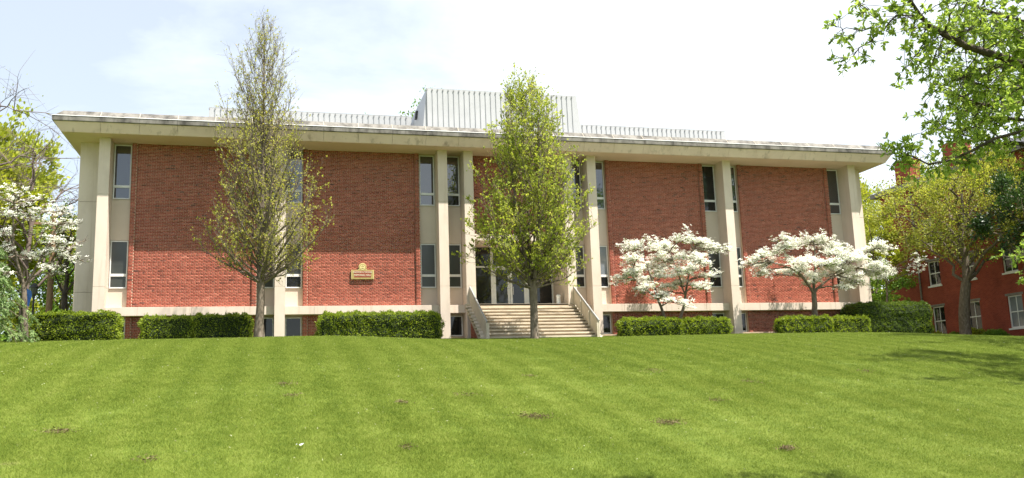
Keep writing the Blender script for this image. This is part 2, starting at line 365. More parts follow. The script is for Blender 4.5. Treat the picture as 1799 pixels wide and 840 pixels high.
choices = {0: ((GR,GR),(GS,GS)), 1: ((GR,GR),(GS,GS)), 2: ((GR,GD),(GS,GS)), 3: ((GR,GR),(GS,GS)), 4: ((GR,GR),(GS,GD)), 5: ((GR,GD),(GS,GD)), 6: ((GG,GD),(GS,GS)), 7: ((GR,GD),(GD,GD)), 8: ((GR,GR),(GS,GD)), 9: ((GD,GD),(GS,GS))}
wins = [(XC[0]+CW+sl_, XC[0]+CW+fo), (XC[1]-CW-fo, XC[1]-CW-sl_), (XC[1]+CW+sl_, XC[1]+CW+fo), (XC[2]-CW-fo, XC[2]-CW-sl_),
        (XC[2]+CW+.05, XC[3]-CW-.05), (XC[4]+CW+.05, XC[5]-CW-.05), (XC[5]+CW+sl_, XC[5]+CW+fo), (XC[6]-CW-fo, XC[6]-CW-sl_), (XC[6]+CW+sl_, XC[6]+CW+fo), (XC[7]-CW-fo, XC[7]-CW-sl_)]
for i, (a, b) in enumerate(wins): slot(a, b, i, True, *choices[i])

# eaves: soffit, sloped fascia panels, weathered coping with flashing, all mitred at the corners
mb = MB(); mb.box(-20.6, 20.6, -.742, YBK+1.7, ZS, ZS+.12); part(mb, 'soffit', soffit_m)
mb = MB(); mb.box(-20.3, 20.3, -.4, YBK+1.4, ZS+.122, 10.0); part(mb, 'roof_deck', white_roof)
def off(y): return -.745-y
fp = [(-.745, ZS-.01), (-1.0, 9.54), (-.86, 9.54), (-.62, ZS-.01)]
cp = [(-1.035, 9.542), (-1.06, 9.57), (-1.06, 9.765), (-.985, 9.80), (-.70, 10.10), (-.42, 10.12), (-.42, 9.542)]
NP = 26; PW = 41.2/NP
def run(prof, name, m, gap):
    for i in range(NP):
        xa, xb = -20.6+i*PW+(gap if i else 0), -20.6+(i+1)*PW-(gap if i < NP-1 else 0)
        pr = [(y, z, off(y) if i == 0 else 0, off(y) if i == NP-1 else 0) for y, z in prof]
        mb = MB(); mb.prism(pr, xa, xb); part(mb, name, m)
run(fp, 'fascia_panel', fascia_m, .006); run(cp, 'coping', coping_m, .005)
mb = MB(); mb.prism([(y, z, off(y)) for y, z in ((-1.075, 9.768), (-1.075, 9.782), (-1.0, 9.815), (-1.0, 9.79))], -20.6, 20.6); part(mb, 'flashing', alu)
# joint covers standing on the coping's slope
for i in range(1, NP):
    x = -20.6+i*PW; mb = MB(); mb.prism([(-1.0, 9.80, 0), (-.70, 10.113, 0), (-.70, 10.09, 0), (-.985, 9.79, 0)], x-.009, x+.009); part(mb, 'joint_cover', rail_m)
for s in (-1, 1):      # side and back runs
    for prof, name, m in ((fp, 'fascia_panel', fascia_m), (cp, 'coping', coping_m)):
        n = len(prof); vs = []
        for yy, sg in ((0, 1), (YBK+.96, -1)):
            for y, z in prof: vs.append((s*(20.6+off(y)), (-.745-off(y)) if sg == 1 else YBK+1.7+off(y), z))
        fs = [tuple(range(n)), tuple(range(2*n-1, n-1, -1))]+[(i, i+n, (i+1) % n+n, (i+1) % n) for i in range(n)]
        part(MB().add(vs, fs), name, m)

# roof screens of standing-seam panels
def seam_run(parent, x0, x1, ylow, yhigh, z0, z1, pitch):
    n = max(1, int(round((x1-x0)/pitch))); p = (x1-x0)/n
    mb = MB(); d = yhigh-ylow
    mb.prism([(ylow, z0, 0), (yhigh, z1, 0), (yhigh+.03, z1, 0), (ylow+.03, z0, 0)], .004, p-.004)
    me = mb.mesh('roof_panel', white_roof)
    mr = MB(); mr.prism([(ylow-.035, z0, 0), (yhigh-.035, z1-.115, 0), (yhigh+.01, z1-.115, 0), (ylow+.01, z0, 0)], -.009, .009)
    mc = MB(); mc.prism([(yhigh-.05, z1-.11, 0), (yhigh-.05, z1-.035, 0), (yhigh-.001, z1-.035, 0), (yhigh-.001, z1-.11, 0)], -.028, .028)  # small dark block: the rib top's shadow built as a piece
    mer = mr.mesh('seam', rib_m); mec = mc.mesh('rib_shadow', rib_shadow_m)
    for i in range(n):
        link('roof_panel', me, parent, (x0+i*p, -1, 0))
        link('seam', mer, parent, (x0+i*p, -1, 0)); link('rib_shadow', mec, parent, (x0+i*p, -1, 0))
seam_run(hall, -15.06, -4.3, 6.5, 6.53, 10.05, 12.86, .30)
seam_run(hall, 4.3, 15.06, 6.5, 6.53, 10.05, 12.86, .30)
for xa, xb in ((-15.06, -4.43), (4.43, 15.06)):
    mb = MB(); mb.box(xa, xb, 6.57, 11, 10.01, 12.86); part(mb, 'roof_screen', white_roof)
    mb = MB(); mb.box(xa, xb, 6.525, 6.6, 12.862, 12.885); part(mb, 'roof_cap', white_roof)
pent = MB(); pent.add([(-4.42,2.45,10.02),(4.42,2.45,10.02),(4.42,10.6,10.02),(-4.42,10.6,10.02),(-4.10,2.56,13.14),(4.10,2.56,13.14),(4.10,10.4,13.14),(-4.10,10.4,13.14)],
                      [(0,3,2,1),(4,5,6,7),(0,1,5,4),(1,2,6,5),(2,3,7,6),(3,0,4,7)])
pent.box(-4.12, 4.12, 2.50, 2.6, 13.142, 13.17)
ph = part(pent, 'penthouse', white_roof); seam_run(hall, -4.09, 4.09, 2.40, 2.50, 10.05, 13.14, .28)
mb = MB(); mb.add([(-4.30+.155*0, 5.2, 12.35),(-4.30, 5.45, 12.35),(-4.25, 5.45, 12.8),(-4.25, 5.2, 12.8),(-4.17,5.2,12.35),(-4.17,5.45,12.35),(-4.12,5.45,12.8),(-4.12,5.2,12.8)],
                  [(0,1,2,3),(4,7,6,5),(0,4,5,1),(1,5,6,2),(2,6,7,3),(3,7,4,0)]); part(mb, 'roof_vent', dark_metal)

# entrance: brick above, beam, recess with glazed doors
eb0, eb1 = 4.78, 5.10
mb = MB(); mb.box(XC[3]+CW+.003, XC[4]-CW-.003, .36, 1.6, eb0, eb1); part(mb, 'entrance_beam', concrete, .006)
x0, x1 = XC[3]+CW, XC[4]-CW
mb = MB(); mb.box(x0, x1, .808, 2.6, eb1+.001, ZS-.003); p = part(mb, 'brick_panel', mortar)
V, F, t = brick_arrays(x0, x1, eb1, ZS-.003, .80); o = link('bricks', np_mesh('bricks', V, F, brick_m, t), p); o['kind'] = 'stuff'
for s in (-1, 1):
    xa, xb = sorted((s*2.302, s*2.54)); mb = MB(); mb.box(xa, xb, .987, 2.6, 1.0, eb1); part(mb, 'reveal', concrete)
mb = MB(); mb.box(x0, x1, 1.602, 2.6, eb0+.01, eb1); part(mb, 'entrance_ceiling', soffit_m)
YD = 2.4; zd0, zd1, zt = 1.66, 3.74, 4.78
mb = MB()
for xa, xb in ((-2.30,-2.22), (-.99,-.85), (.85,.99), (2.22,2.30)): mb.box(xa, xb, YD, YD+.1, zd0, zt)
mb.box(-2.22, -.99, YD+.002, YD+.1, zd1, zd1+.08); mb.box(.99, 2.22, YD+.002, YD+.1, zd1, zd1+.08); mb.box(-.85, .85, YD+.002, YD+.1, zd1, zd1+.1)
mb.box(-2.22, -.99, YD+.002, YD+.1, zd0, zd0+.06); mb.box(.99, 2.22, YD+.002, YD+.1, zd0, zd0+.06)
ef = part(mb, 'entrance_frame', alu)
for xa, xb in ((-2.22,-.99), (.99,2.22)):
    MB().box(xa, xb, YD+.04, YD+.055, zd0+.06, zd1).build('side_light', glass_dark, ef)
    MB().box(xa, xb, YD+.04, YD+.055, zd1+.08, zt).build('transom_light', glass_dark, ef)
MB().box(-.85, .85, YD+.04, YD+.055, zd1+.1, zt).build('transom_light', glass_dark, ef)
for s in (-1, 1):
    xa, xb = sorted((s*.012, s*.845)); mb = MB()
    mb.box(xa, xa+.11, YD+.01, YD+.06, zd0+.01, zd1); mb.box(xb-.11, xb, YD+.01, YD+.06, zd0+.01, zd1)
    mb.box(xa+.11, xb-.11, YD+.012, YD+.06, zd0+.01, zd0+.2); mb.box(xa+.11, xb-.11, YD+.012, YD+.06, zd1-.1, zd1)
    dr = part(mb, 'door', alu)
    MB().box(xa+.11, xb-.11, YD+.03, YD+.04, zd0+.2, zd1-.1).build('pane', glass_dark, dr)
    h = MB(); xh = s*.15; h.bar((xh, YD-.05, 2.35), (xh, YD-.05, 2.75), .014); h.bar((xh, YD-.05, 2.4), (xh, YD+.012, 2.4), .01); h.bar((xh, YD-.05, 2.7), (xh, YD+.012, 2.7), .01)
    h.build('handle', alu, dr)
# staircase: landing, eleven cantilevered treads over risers, brick under it, solid side rails with posts and pipe
NS = 11; zland = 1.64; TR = .30; RI = (zland+.30)/NS
stair = MB(); stair.box(-2.30, 2.30, -.02, 2.4, 1.2, zland-.075)
for i in range(NS): stair.box(-2.62, 2.62, -.02-(i+1)*TR+.10, -.02-i*TR+.105, -.9, zland-(i+1)*RI-.055 if i < NS-1 else -.32)
sc = part(stair, 'staircase', riser_m)
for i in range(NS):
    zt_ = zland-i*RI; y1 = -.02-(i-1)*TR+.05 if i else 2.39; y0 = -.02-i*TR-.01
    hw = 2.88 if i else 2.30
    mb = MB()
    if i == 0: mb.box(-2.285, 2.285, -.03, 2.39, zt_-.07, zt_); mb.box(-2.88, 2.88, -.03-.0, -.003, zt_-.07, zt_-.001)
    else: mb.box(-2.88, 2.88, y0, y1-.052, zt_-.07, zt_)
    mb.build('step', step_m, sc, bevel=.006)
# riser faces under the treads come from the staircase body; the soffit slabs at both ends carry the treads
for s in (-1, 1):
    xa, xb = sorted((s*2.60, s*2.80)); mb = MB()
    mb.prism([(-.02, zland-.08, 0), (-.02-NS*TR, -.34, 0), (-.02-NS*TR+.28, -.6, 0), (-.02, zland-.40, 0)], xa, xb); mb.build('stringer', rail_m, sc)
    mb = MB(); xa, xb = sorted((s*2.52, s*2.61)); mb.prism([(-.05, zland-.3, 0), (-3.0, -.5, 0), (-.05, -.5, 0)], xa, xb); w = mb.build('side_wall', mortar, sc)
    arr = []
    n = int(1.9/BH)
    Vs, Fs, ts, b = [], [], [], 0
    for c in range(n):                     # small triangular brick cheek facing sideways
        z = -.45+c*BH; ylo = -.1-(zland-.35-z)*(3.0/2.15); 
        if ylo > -.25: break
        e = np.arange(ylo+(.1 if c % 2 else 0), -.05, BL)
        for yy in e:
            xa2 = s*2.625; V8 = MB().box(min(xa2, s*2.60), max(xa2, s*2.60), yy+.005, min(yy+BL-.005, -.02), z, z+BH-.01)
            Vs += V8.v; Fs += [[q+b for q in f] for f in V8.f]; b += 8; ts += [float(rng.beta(3, 3))]*6
    if Vs:
        o = link('bricks', np_mesh('bricks', np.array(Vs), np.array(Fs), brick_m, np.array(ts)), w); o['kind'] = 'stuff'
    # rail slab
    yt, yb = .15, -.02-NS*TR+.02; slope = (zland+.30)/(NS*TR)
    zr = lambda y: (zland+slope*(y+.02))
    mb = MB(); xa, xb = sorted((s*2.57, s*2.64))
    mb.prism([(yt, zr(yt)+.02, 0), (yt, zr(yt)+.74, 0), (yb, zr(yb)+.74, 0), (yb, -.40, 0), (yb+.15, zr(yb+.15)-.02, 0)], xa, xb)
    rl = part(mb, 'stair_rail', rail_m, .006)
    for k in range(4):
        y = yt-.18+(yb+.22-yt)*k/3; xa, xb = sorted((s*2.50, s*2.566)); mb = MB()
        mb.box(xa, xb, y-.035, y+.035, zr(y)-.03, zr(y)+.70); mb.build('post', rail_m, rl)
    mb = MB(); mb.bar((s*2.605, yt, zr(yt)+.80), (s*2.605, yb-.03, zr(yb)+.80), .035, 10); 
    for k in range(5):
        y = yt-.1+(yb+.12-yt)*k/4; mb.bar((s*2.605, y, zr(y)+.73), (s*2.605, y, zr(y)+.79), .016)
    mb.build('handrail', galv, rl, smooth=False)

# ---------------------------------------------------------------- sign and urn
gold = noisy('aged_gold_paint', [(.3,(.30,.235,.075)),(.7,(.42,.34,.13))], 10, 5, .5, spec=.4)
gold_b = noisy('bright_gold', [(.3,(.62,.52,.22)),(.7,(.75,.66,.35))], 10, 5, .45, spec=.5)
sign_red = noisy('sign_red', [(.3,(.22,.055,.03)),(.7,(.30,.075,.04))], 10, 4, .6)
letter_m = noisy('sign_letter', [(.3,(.74,.66,.48)),(.7,(.82,.75,.58))], 10, 4, .6)
sign = empty('name_sign', (-7.61, .79, 3.2), 'gold sign with arched crest reading ANDREW G THOMAS MEMORIAL HALL on the brick wall', 'sign')
w2, hb, ht = .535, -.28, .16
out = [(-w2, hb), (w2, hb), (w2, ht), (.26, ht)]
out += [(.26-.10*math.sin(a), ht+.10-.10*math.cos(a)) for a in np.linspace(.3, 1.25, 4)]
out += [(.185*math.cos(a), ht+.165+.05*0+.185*math.sin(a)-.02) for a in np.linspace(-.1, PI+.1, 13)]
out += [(-.26+.10*math.sin(a), ht+.10-.10*math.cos(a)) for a in np.linspace(1.25, .3, 4)]+[(-.26, ht), (-w2, ht)]
def plate(pts, y0, y1):
    n = len(pts); return MB().add([(x, y0, z) for x, z in pts]+[(x, y1, z) for x, z in pts], [tuple(range(n)), tuple(range(2*n-1, n-1, -1))]+[(i, i+n, (i+1) % n+n, (i+1) % n) for i in range(n)])
plate(out, -.075, .0).build('board', gold, sign, bevel=.008)
plate([(x*.985, z*.97) for x, z in out], -.083, -.0745).build('rim', gold_b, sign)
plate([(x*.95, (z-.02)*.93+.02) for x, z in out], -.090, -.0825).build('panel', gold, sign)
MB().box(-.40, .40, -.094, -.0895, -.195, .115).build('text_field', sign_red, sign)
cr_ = MB(); 
for k in range(16):
    a0, a1 = 2*PI*k/16, 2*PI*(k+1)/16
    cr_.add([(.115*math.cos(a0), -.097, .285+.115*math.sin(a0)), (.115*math.cos(a1), -.097, .285+.115*math.sin(a1)), (.085*math.cos(a1), -.097, .285+.085*math.sin(a1)), (.085*math.cos(a0), -.097, .285+.085*math.sin(a0)),
             (.115*math.cos(a0), -.0895, .285+.115*math.sin(a0)), (.115*math.cos(a1), -.0895, .285+.115*math.sin(a1)), (.085*math.cos(a1), -.0895, .285+.085*math.sin(a1)), (.085*math.cos(a0), -.0895, .285+.085*math.sin(a0))],
            [(0,1,2,3),(7,6,5,4),(0,4,5,1),(2,6,7,3),(1,5,6,2),(3,7,4,0)])
cr_.add([(-.07,-.10,.25),(.07,-.10,.25),(.045,-.10,.31),(.0,-.10,.27),(-.045,-.10,.33),(-.07,-.0895,.25),(.07,-.0895,.25),(.045,-.0895,.31),(0,-.0895,.27),(-.045,-.0895,.33)],
        [(0,1,2,3,4),(9,8,7,6,5),(0,5,6,1),(1,6,7,2),(2,7,8,3),(3,8,9,4),(4,9,5,0)])
cr_.build('crest', gold_b, sign)
def text(s, size, z, width):
    cu = bpy.data.curves.new('lettering', 'FONT'); cu.body = s; cu.size = size; cu.extrude = .004; cu.align_x = 'CENTER'; cu.align_y = 'CENTER'; cu.resolution_u = 2
    to = bpy.data.objects.new('lettering', cu); C.objects.link(to); bpy.context.view_layer.update()
    dg = bpy.context.evaluated_depsgraph_get(); me = bpy.data.meshes.new_from_object(to.evaluated_get(dg)); bpy.data.objects.remove(to)
    co = np.array([v.co[:] for v in me.vertices]); k = width/(co[:, 0].max()-co[:, 0].min())
    for v in me.vertices: v.co.x *= k; v.co = Vector((v.co.x-0, -.098-v.co.z, v.co.y))
    me.flip_normals(); me.materials.clear(); me.materials.append(letter_m)
    return link('lettering', me, sign, (0, 0, z))
text('ANDREW G THOMAS', .115, .05, .90); text('MEMORIAL HALL', .115, -.09, .78)

urn = empty('ash_urn', (2.03, .75, zland), 'slim white cylindrical urn standing on the landing by the entrance wall', 'urn')
MB().lathe([(.13,0),(.15,.02),(.15,.05),(.105,.09),(.1,.40),(.12,.44),(.125,.47),(.09,.50),(.06,.505)], k=20).build('body', white_paint, urn, smooth=True)
MB().lathe([(.085,.503),(.085,.515),(.02,.52)], k=20).build('cap', white_paint, urn, smooth=True)

# ---------------------------------------------------------------- vegetation tools
def tubes(polys, sides):
    """polys: list of (points (n,3), radii (n)); one vectorised batch per point count"""
    Vs, Fs, b = [], [], 0
    by = {}
    for p, r in polys: by.setdefault(len(p), []).append((p, r))
    for n, lst in by.items():
        P = np.array([p for p, _ in lst], float); Rr = np.array([r for _, r in lst], float)
        T = np.gradient(P, axis=1); T /= np.linalg.norm(T, axis=2, keepdims=True)+1e-9
        ref = np.where(np.abs(T[:, :1, 2:3]) > .9, [[[1., 0, 0]]], [[[0., 0, 1.]]]); ref = np.broadcast_to(ref, T.shape)
        U = np.cross(T, ref); U /= np.linalg.norm(U, axis=2, keepdims=True)+1e-9; Wv = np.cross(T, U)
        a = 2*PI*np.arange(sides)/sides
        V = P[:, :, None]+Rr[:, :, None, None]*(np.cos(a)[None, None, :, None]*U[:, :, None]+np.sin(a)[None, None, :, None]*Wv[:, :, None])
        k = len(lst); base = (b+np.arange(k)*n*sides)[:, None, None]
        i = np.arange(n-1)[None, :, None]*sides; j = np.arange(sides)[None, None, :]; j2 = (j+1) % sides
        F = np.stack([base+i+j, base+i+j2, base+i+sides+j2, base+i+sides+j], -1).reshape(-1, 4)
        Vs.append(V.reshape(-1, 3)); Fs.append(F); b += k*n*sides
    return np.concatenate(Vs), np.concatenate(Fs)
def wood(name, polys, m, parent, split=.02):
    th = [q for q in polys if q[1][0] > split]; tn = [q for q in polys if q[1][0] <= split]
    arr = [tubes(l, s) for l, s in ((th, 8), (tn, 3)) if l]
    V = np.concatenate([a[0] for a in arr]); F = np.concatenate([a[1]+(0 if i == 0 else len(arr[0][0])) for i, a in enumerate(arr)])
    return link(name, np_mesh(name, V, F, m, smooth=True), parent)
def unit(v): return v/(np.linalg.norm(v, axis=-1, keepdims=True)+1e-9)
def leaf_arrays(P, A, rng, size, wid=.55, flat=0., fold=.12):
    """P base points, A axis hints; two folded triangles a leaf. flat>0 turns faces to the sky"""
    n = len(P); A = unit(A+rng.normal(0, .45, (n, 3))); nz = unit(rng.normal(0, 1, (n, 3))+np.array([0, 0, flat]))
    S = unit(np.cross(A, nz)); Nn = np.cross(S, A)
    Ls = (size*rng.uniform(.65, 1.25, n))[:, None]; w = Ls*wid*.5
    mid = P+A*Ls*.48; q0 = P; q1 = mid+S*w+Nn*Ls*fold; q2 = P+A*Ls; q3 = mid-S*w+Nn*Ls*fold
    V = np.stack([q0, q1, q2, q3], 1).reshape(-1, 3); b = np.arange(n)[:, None, None]*4
    return V, (b+np.array([(0, 1, 2), (0, 2, 3)])[None]).reshape(-1, 3)
def foliage(name, P, A, m, parent, rng, size, wid=.55, flat=0., clump=.35, fold=.12):
    V, F = leaf_arrays(P, A, rng, size, wid, flat, fold); n = len(P)
    t = np.clip(rng.beta(2.2, 2.4, n)+clump*(np.sin(P[:, 0]*2.3+1)*np.sin(P[:, 1]*2.1)*np.sin(P[:, 2]*2.7+.5)), 0, 1)
    return link(name, np_mesh(name, V, F, m, np.repeat(t, 2)), parent)
def bez(a, b, c, n, rng=None, wob=0):
    t = np.linspace(0, 1, n)[:, None]; p = (1-t)**2*a+2*t*(1-t)*b+t*t*c
    if rng is not None and wob: p[1:-1] += rng.normal(0, wob, (n-2, 3))
    return p
Vv = lambda *a: np.array(a, float)

def upright_tree(name, loc, H, env, r0, label, leaf_m, seed, nprim=75, fork=2.1, leaders=1, leaf_n=12000, leaf_size=.08, twig_up=1., bark_m=None, spread=.9, group=None, cat='tree', bare_top=0, steep=(.75, 2.0), leafpow=1.0):
    """ascending branches that fill the envelope env(z)->radius; twigs turn up"""
    rng = np.random.default_rng(seed); root = empty(name, loc, label, cat, group)
    polys = []; tw = []; trunk = []
    # trunk and leaders
    leads = []
    if leaders == 1:
        p = np.stack([np.cumsum(rng.normal(0, .03, 16))*.6, np.cumsum(rng.normal(0, .03, 16))*.6, np.linspace(-.25, H*.97, 16)], 1); p[0, :2] = p[1, :2] = 0
        rr = np.interp(p[:, 2], [-.25, .15, fork, H*.55, H], [r0*1.5, r0*1.08, r0*.88, r0*.36, .008]); trunk.append((p, rr)); leads.append((p, rr))
    else:
        p = np.stack([np.linspace(0, rng.normal(0, .05), 7), np.linspace(0, rng.normal(0, .05), 7), np.linspace(-.25, fork, 7)], 1)
        rr = np.interp(p[:, 2], [-.25, .15, fork*.6, fork], [r0*1.5, r0*1.08, r0*.92, r0*1.0]); trunk.append((p, rr)); top = p[-1]
        for k in range(leaders):
            a = 2*PI*k/leaders+rng.uniform(-.4, .4); d = spread*rng.uniform(.5, 1.1); hz = H*rng.uniform(.80, .97)
            q = bez(top+Vv(0, 0, -.3), top+Vv(math.cos(a)*d*.8, math.sin(a)*d*.8, H*.18), Vv(math.cos(a)*d, math.sin(a)*d, hz), 14, rng, .035)
            r2 = np.interp(np.linspace(0, 1, 14), [0, .15, .6, 1], [r0*.72, r0*.5, r0*.24, .007]); trunk.append((q, r2)); leads.append((q, r2))
    for i in range(nprim):
        u = (i+.5)/nprim; zt = fork+.9+(H-fork-.9)*(u**1.05); q, rr = leads[i % len(leads)]
        a = i*2.39996+rng.uniform(-.3, .3); Rr = env(zt)*rng.uniform(.62, 1.03)*(1+.16*math.sin(2*a+zt*.8+seed)+.12*math.sin(3*a-zt*1.7)); k = np.interp(u, [0, 1], steep)*rng.uniform(.8, 1.2)
        tip = Vv(math.cos(a)*Rr, math.sin(a)*Rr, zt+rng.uniform(-.2, .2)); z0 = max(fork*.97+rng.uniform(0, .35), zt-Rr*k-.35)
        z0 = min(z0, zt-.25)
        jx = np.interp(z0, q[:, 2], np.arange(len(q))); j0 = int(min(jx, len(q)-2)); base = q[j0]+(q[j0+1]-q[j0])*(jx-j0); rb = float(np.interp(z0, q[:, 2], rr))
        d = tip-base; L = np.linalg.norm(d); ctrl = base+d*Vv(.62, .62, .38)
        pr = bez(base, ctrl, tip, 9, rng, .02*L**.5); r1 = min(rb*.55, .012+.013*L); polys.append((pr, np.linspace(r1, .005, 9)))
        # twigs
        ns = int(4+L*4.5)
        for s in range(ns):
            t = .2+.8*(s+rng.random())/ns; f = t*8; j = min(int(f), 7); o = pr[j]+(pr[j+1]-pr[j])*(f-j)
            ax = unit(pr[j+1]-pr[j]); dr = unit(ax*.55+rng.normal(0, .55, 3)+Vv(0, 0, .55*twig_up)); l = rng.uniform(.35, 1.0)*min(1.15, .3+.32*L)*(1.15-.45*t)
            e = bez(o, o+dr*l*.5, o+dr*l+Vv(0, 0, .18*l*twig_up), 5, rng, .012); polys.append((e, np.linspace(min(r1*.6, .009), .0035, 5))); tw.append(e)
            for s2 in range(int(2+l*4)):
                f2 = rng.uniform(.6, 3.99); j2 = int(f2); o2 = e[j2]+(e[j2+1]-e[j2])*(f2-j2); d2 = unit(unit(e[j2+1]-e[j2])*.6+rng.normal(0, .6, 3)+Vv(0, 0, .4*twig_up)); l2 = rng.uniform(.12, .42)
                e2 = np.stack([o2, o2+d2*l2*.5+Vv(0, 0, .01), o2+d2*l2+Vv(0, 0, .04*twig_up)]); polys.append((e2, np.array([.005, .004, .0028]))); tw.append(np.concatenate([e2, e2[-1:], e2[-1:]]))
    wood('trunk', trunk, bark_m or bark, root); wood('branches', polys, bark_m or bark, root)
    E = np.array(tw)
    w = (np.clip(1-(E[:, -1, 2]/H)*bare_top, .05, 1))**leafpow*rng.beta(.7, 1.1, len(E))*(1+.7*np.sin(E[:, -1, 0]*2.7+seed)*np.sin(E[:, -1, 1]*2.3)*np.sin(E[:, -1, 2]*2.1)); w /= w.sum()
    pick = rng.choice(len(E), leaf_n, p=w); f = rng.uniform(.5, 3.99, leaf_n); j = f.astype(int); o = E[pick, j]+(E[pick, j+1]-E[pick, j])*(f-j)[:, None]
    A = unit(E[pick, -1]-E[pick, 0])+Vv(0, 0, .1); foliage('foliage', o+rng.normal(0, .02, o.shape), A, leaf_m, root, rng, leaf_size, .62, .5)
    return root

def envf(*pts):
    z = [p[0] for p in pts]; r = [p[1] for p in pts]
    return lambda q: float(np.interp(q, z, r))

# ---------------------------------------------------------------- the two trees on the lawn
zp = Gf(-12.2, -4.2)
upright_tree('pyramidal_tree', (-12.2, -4.2, zp), 13.55, envf((2.2,.6),(2.9,1.8),(3.7,2.65),(5.2,2.65),(7,2.15),(9.4,1.65),(10.6,1.4),(12,1.0),(13,.55),(13.6,.1)), .165,
             'tall pyramidal lawn tree with thin yellowish spring leaves and bare upper twigs', pear_leaf, 11, nprim=105, fork=2.15, leaf_n=17000, leaf_size=.08, bare_top=.75, steep=(.62, 2.2))
zc = Gf(-.95, -5.0)
upright_tree('oval_tree', (-.95, -5.0, zc), 11.6, envf((2.2,.8),(2.9,2.1),(3.6,2.65),(6.2,2.6),(8,2.1),(9.6,1.55),(10.6,1.1),(11.4,.45),(11.8,.1)), .175,
             'oval lawn tree in full bright green leaf before the entrance steps', maple_leaf, 23, nprim=105, fork=2.2, leaders=5, leaf_n=40000, leaf_size=.10, spread=.95, steep=(.6, 1.8), bare_top=.35)

# ---------------------------------------------------------------- flowering dogwoods
def dogwood(name, base, pads, forks, r0, label, seed, dens=112, green=.4, fz=None, bm=None, size=.09):
    """forks: list of limb polylines in world space; each pad is a flat spray of bracts carried by a limb"""
    rng = np.random.default_rng(seed); root = empty(name, base, label, 'dogwood tree', 'white flowering dogwoods'); B = Vv(*base)
    thick = []; thin = []; limbs = []
    for pts, ra, rb in forks:
        p = np.array(pts, float)-B; t = np.linspace(0, 1, len(p)); tt = np.linspace(0, 1, 8)
        q = np.stack([np.interp(tt, t, p[:, i]) for i in range(3)], 1); q[1:-1] = q[1:-1]*.6+(q[:-2]+q[2:])*.2; q[1:-1] += rng.normal(0, .02, (6, 3)); thick.append((q, np.linspace(ra, rb, 8))); limbs.append(q)
    allp = np.concatenate(limbs); FP, FA, GP = [], [], []
    full = list(pads)
    for x, y, z, rx, rz in pads:
        for _ in range(1): full.append((x+rng.normal(0, rx*.5), min(.15, y+rng.uniform(-.7, 2.0)), z-abs(rng.normal(0, .16))+.03, rx*rng.uniform(.4, .7), max(.08, rz*.7)))
    for x, y, z, rx, rz in full:
        c = Vv(x, y, z)-B; ry = rx*.85
        d = np.linalg.norm((allp-c)*Vv(1, 1, 1.3), axis=1)+2.0*np.maximum(0, allp[:, 2]-c[2]); s = allp[np.argmin(d)]
        m = s+(c-s)*.5+Vv(0, 0, .06); q = bez(s, m+Vv(0, 0, .1), c+Vv(0, 0, -rz*.5), 7, rng, .03); thin.append((q, np.linspace(.034, .012, 7)))
        rz = rz*1.1; nb = int(8+rx*10); sx_ = rng.normal(0, .22)-.10*np.sign(c[0])*min(1, abs(c[0])/3); sy_ = rng.normal(0, .2)
        for k in range(nb):
            a = rng.uniform(0, 2*PI); l = rng.uniform(.45, 1.0); st = q[rng.integers(3, 7)]
            e = c+Vv(math.cos(a)*rx*l, math.sin(a)*ry*l, rz*(.75-1.0*l*l)+rng.normal(0, rz*.6)+rx*l*(math.cos(a)*sx_+math.sin(a)*sy_)); tq = bez(st, (st+e)/2+Vv(0, 0, -.03), e, 5, rng, .015); thin.append((tq, np.linspace(.011, .004, 5)))
            nf = int(dens*rx*ry*3.1/nb*rng.uniform(.5, 1.5)); f = rng.uniform(1.2, 4, nf); j = np.minimum(f.astype(int), 3); o = tq[j]+(tq[j+1]-tq[j])*(f-j)[:, None]
            o = o+rng.normal(0, 1, o.shape)*Vv(.12, .12, .055)+Vv(0, 0, .03); FP.append(o); GP.append(o[rng.random(nf) < green]+Vv(0, 0, -.05))
    wood('trunk', thick, bm or bark, root); wood('branches', thin, bm or bark, root)
    P = np.concatenate(FP); n = len(P)
    # each bract cluster: two crossed pairs making a four-petalled flat flower
    nrm = unit(rng.normal(0, .42, (n, 3))+Vv(-.12, -.35, 1)); u = unit(np.cross(nrm, rng.normal(0, 1, (n, 3)))); v = np.cross(nrm, u); s = (size*rng.uniform(.55, 1.2, n))[:, None]
    cup = nrm*s*.22; V = np.stack([P, P+u*s+v*s*.35+cup, P+u*s-v*s*.35+cup, P-u*s+v*s*.35+cup, P-u*s-v*s*.35+cup, P+v*s+u*s*.35+cup, P+v*s-u*s*.35+cup, P-v*s+u*s*.35+cup, P-v*s-u*s*.35+cup], 1).reshape(-1, 3)
    F = (np.arange(n)[:, None, None]*9+np.array([(0,2,1),(0,3,4),(0,5,6),(0,8,7)])[None]).reshape(-1, 3)
    link('blossom', np_mesh('blossom', V, F, petal, np.repeat(rng.beta(3, 1.6, n), 4)), root)
    Gp = np.concatenate(GP)
    if len(Gp): foliage('foliage', Gp, rng.normal(0, 1, Gp.shape), green_leaf, root, rng, .085, .55, .6)
    return root
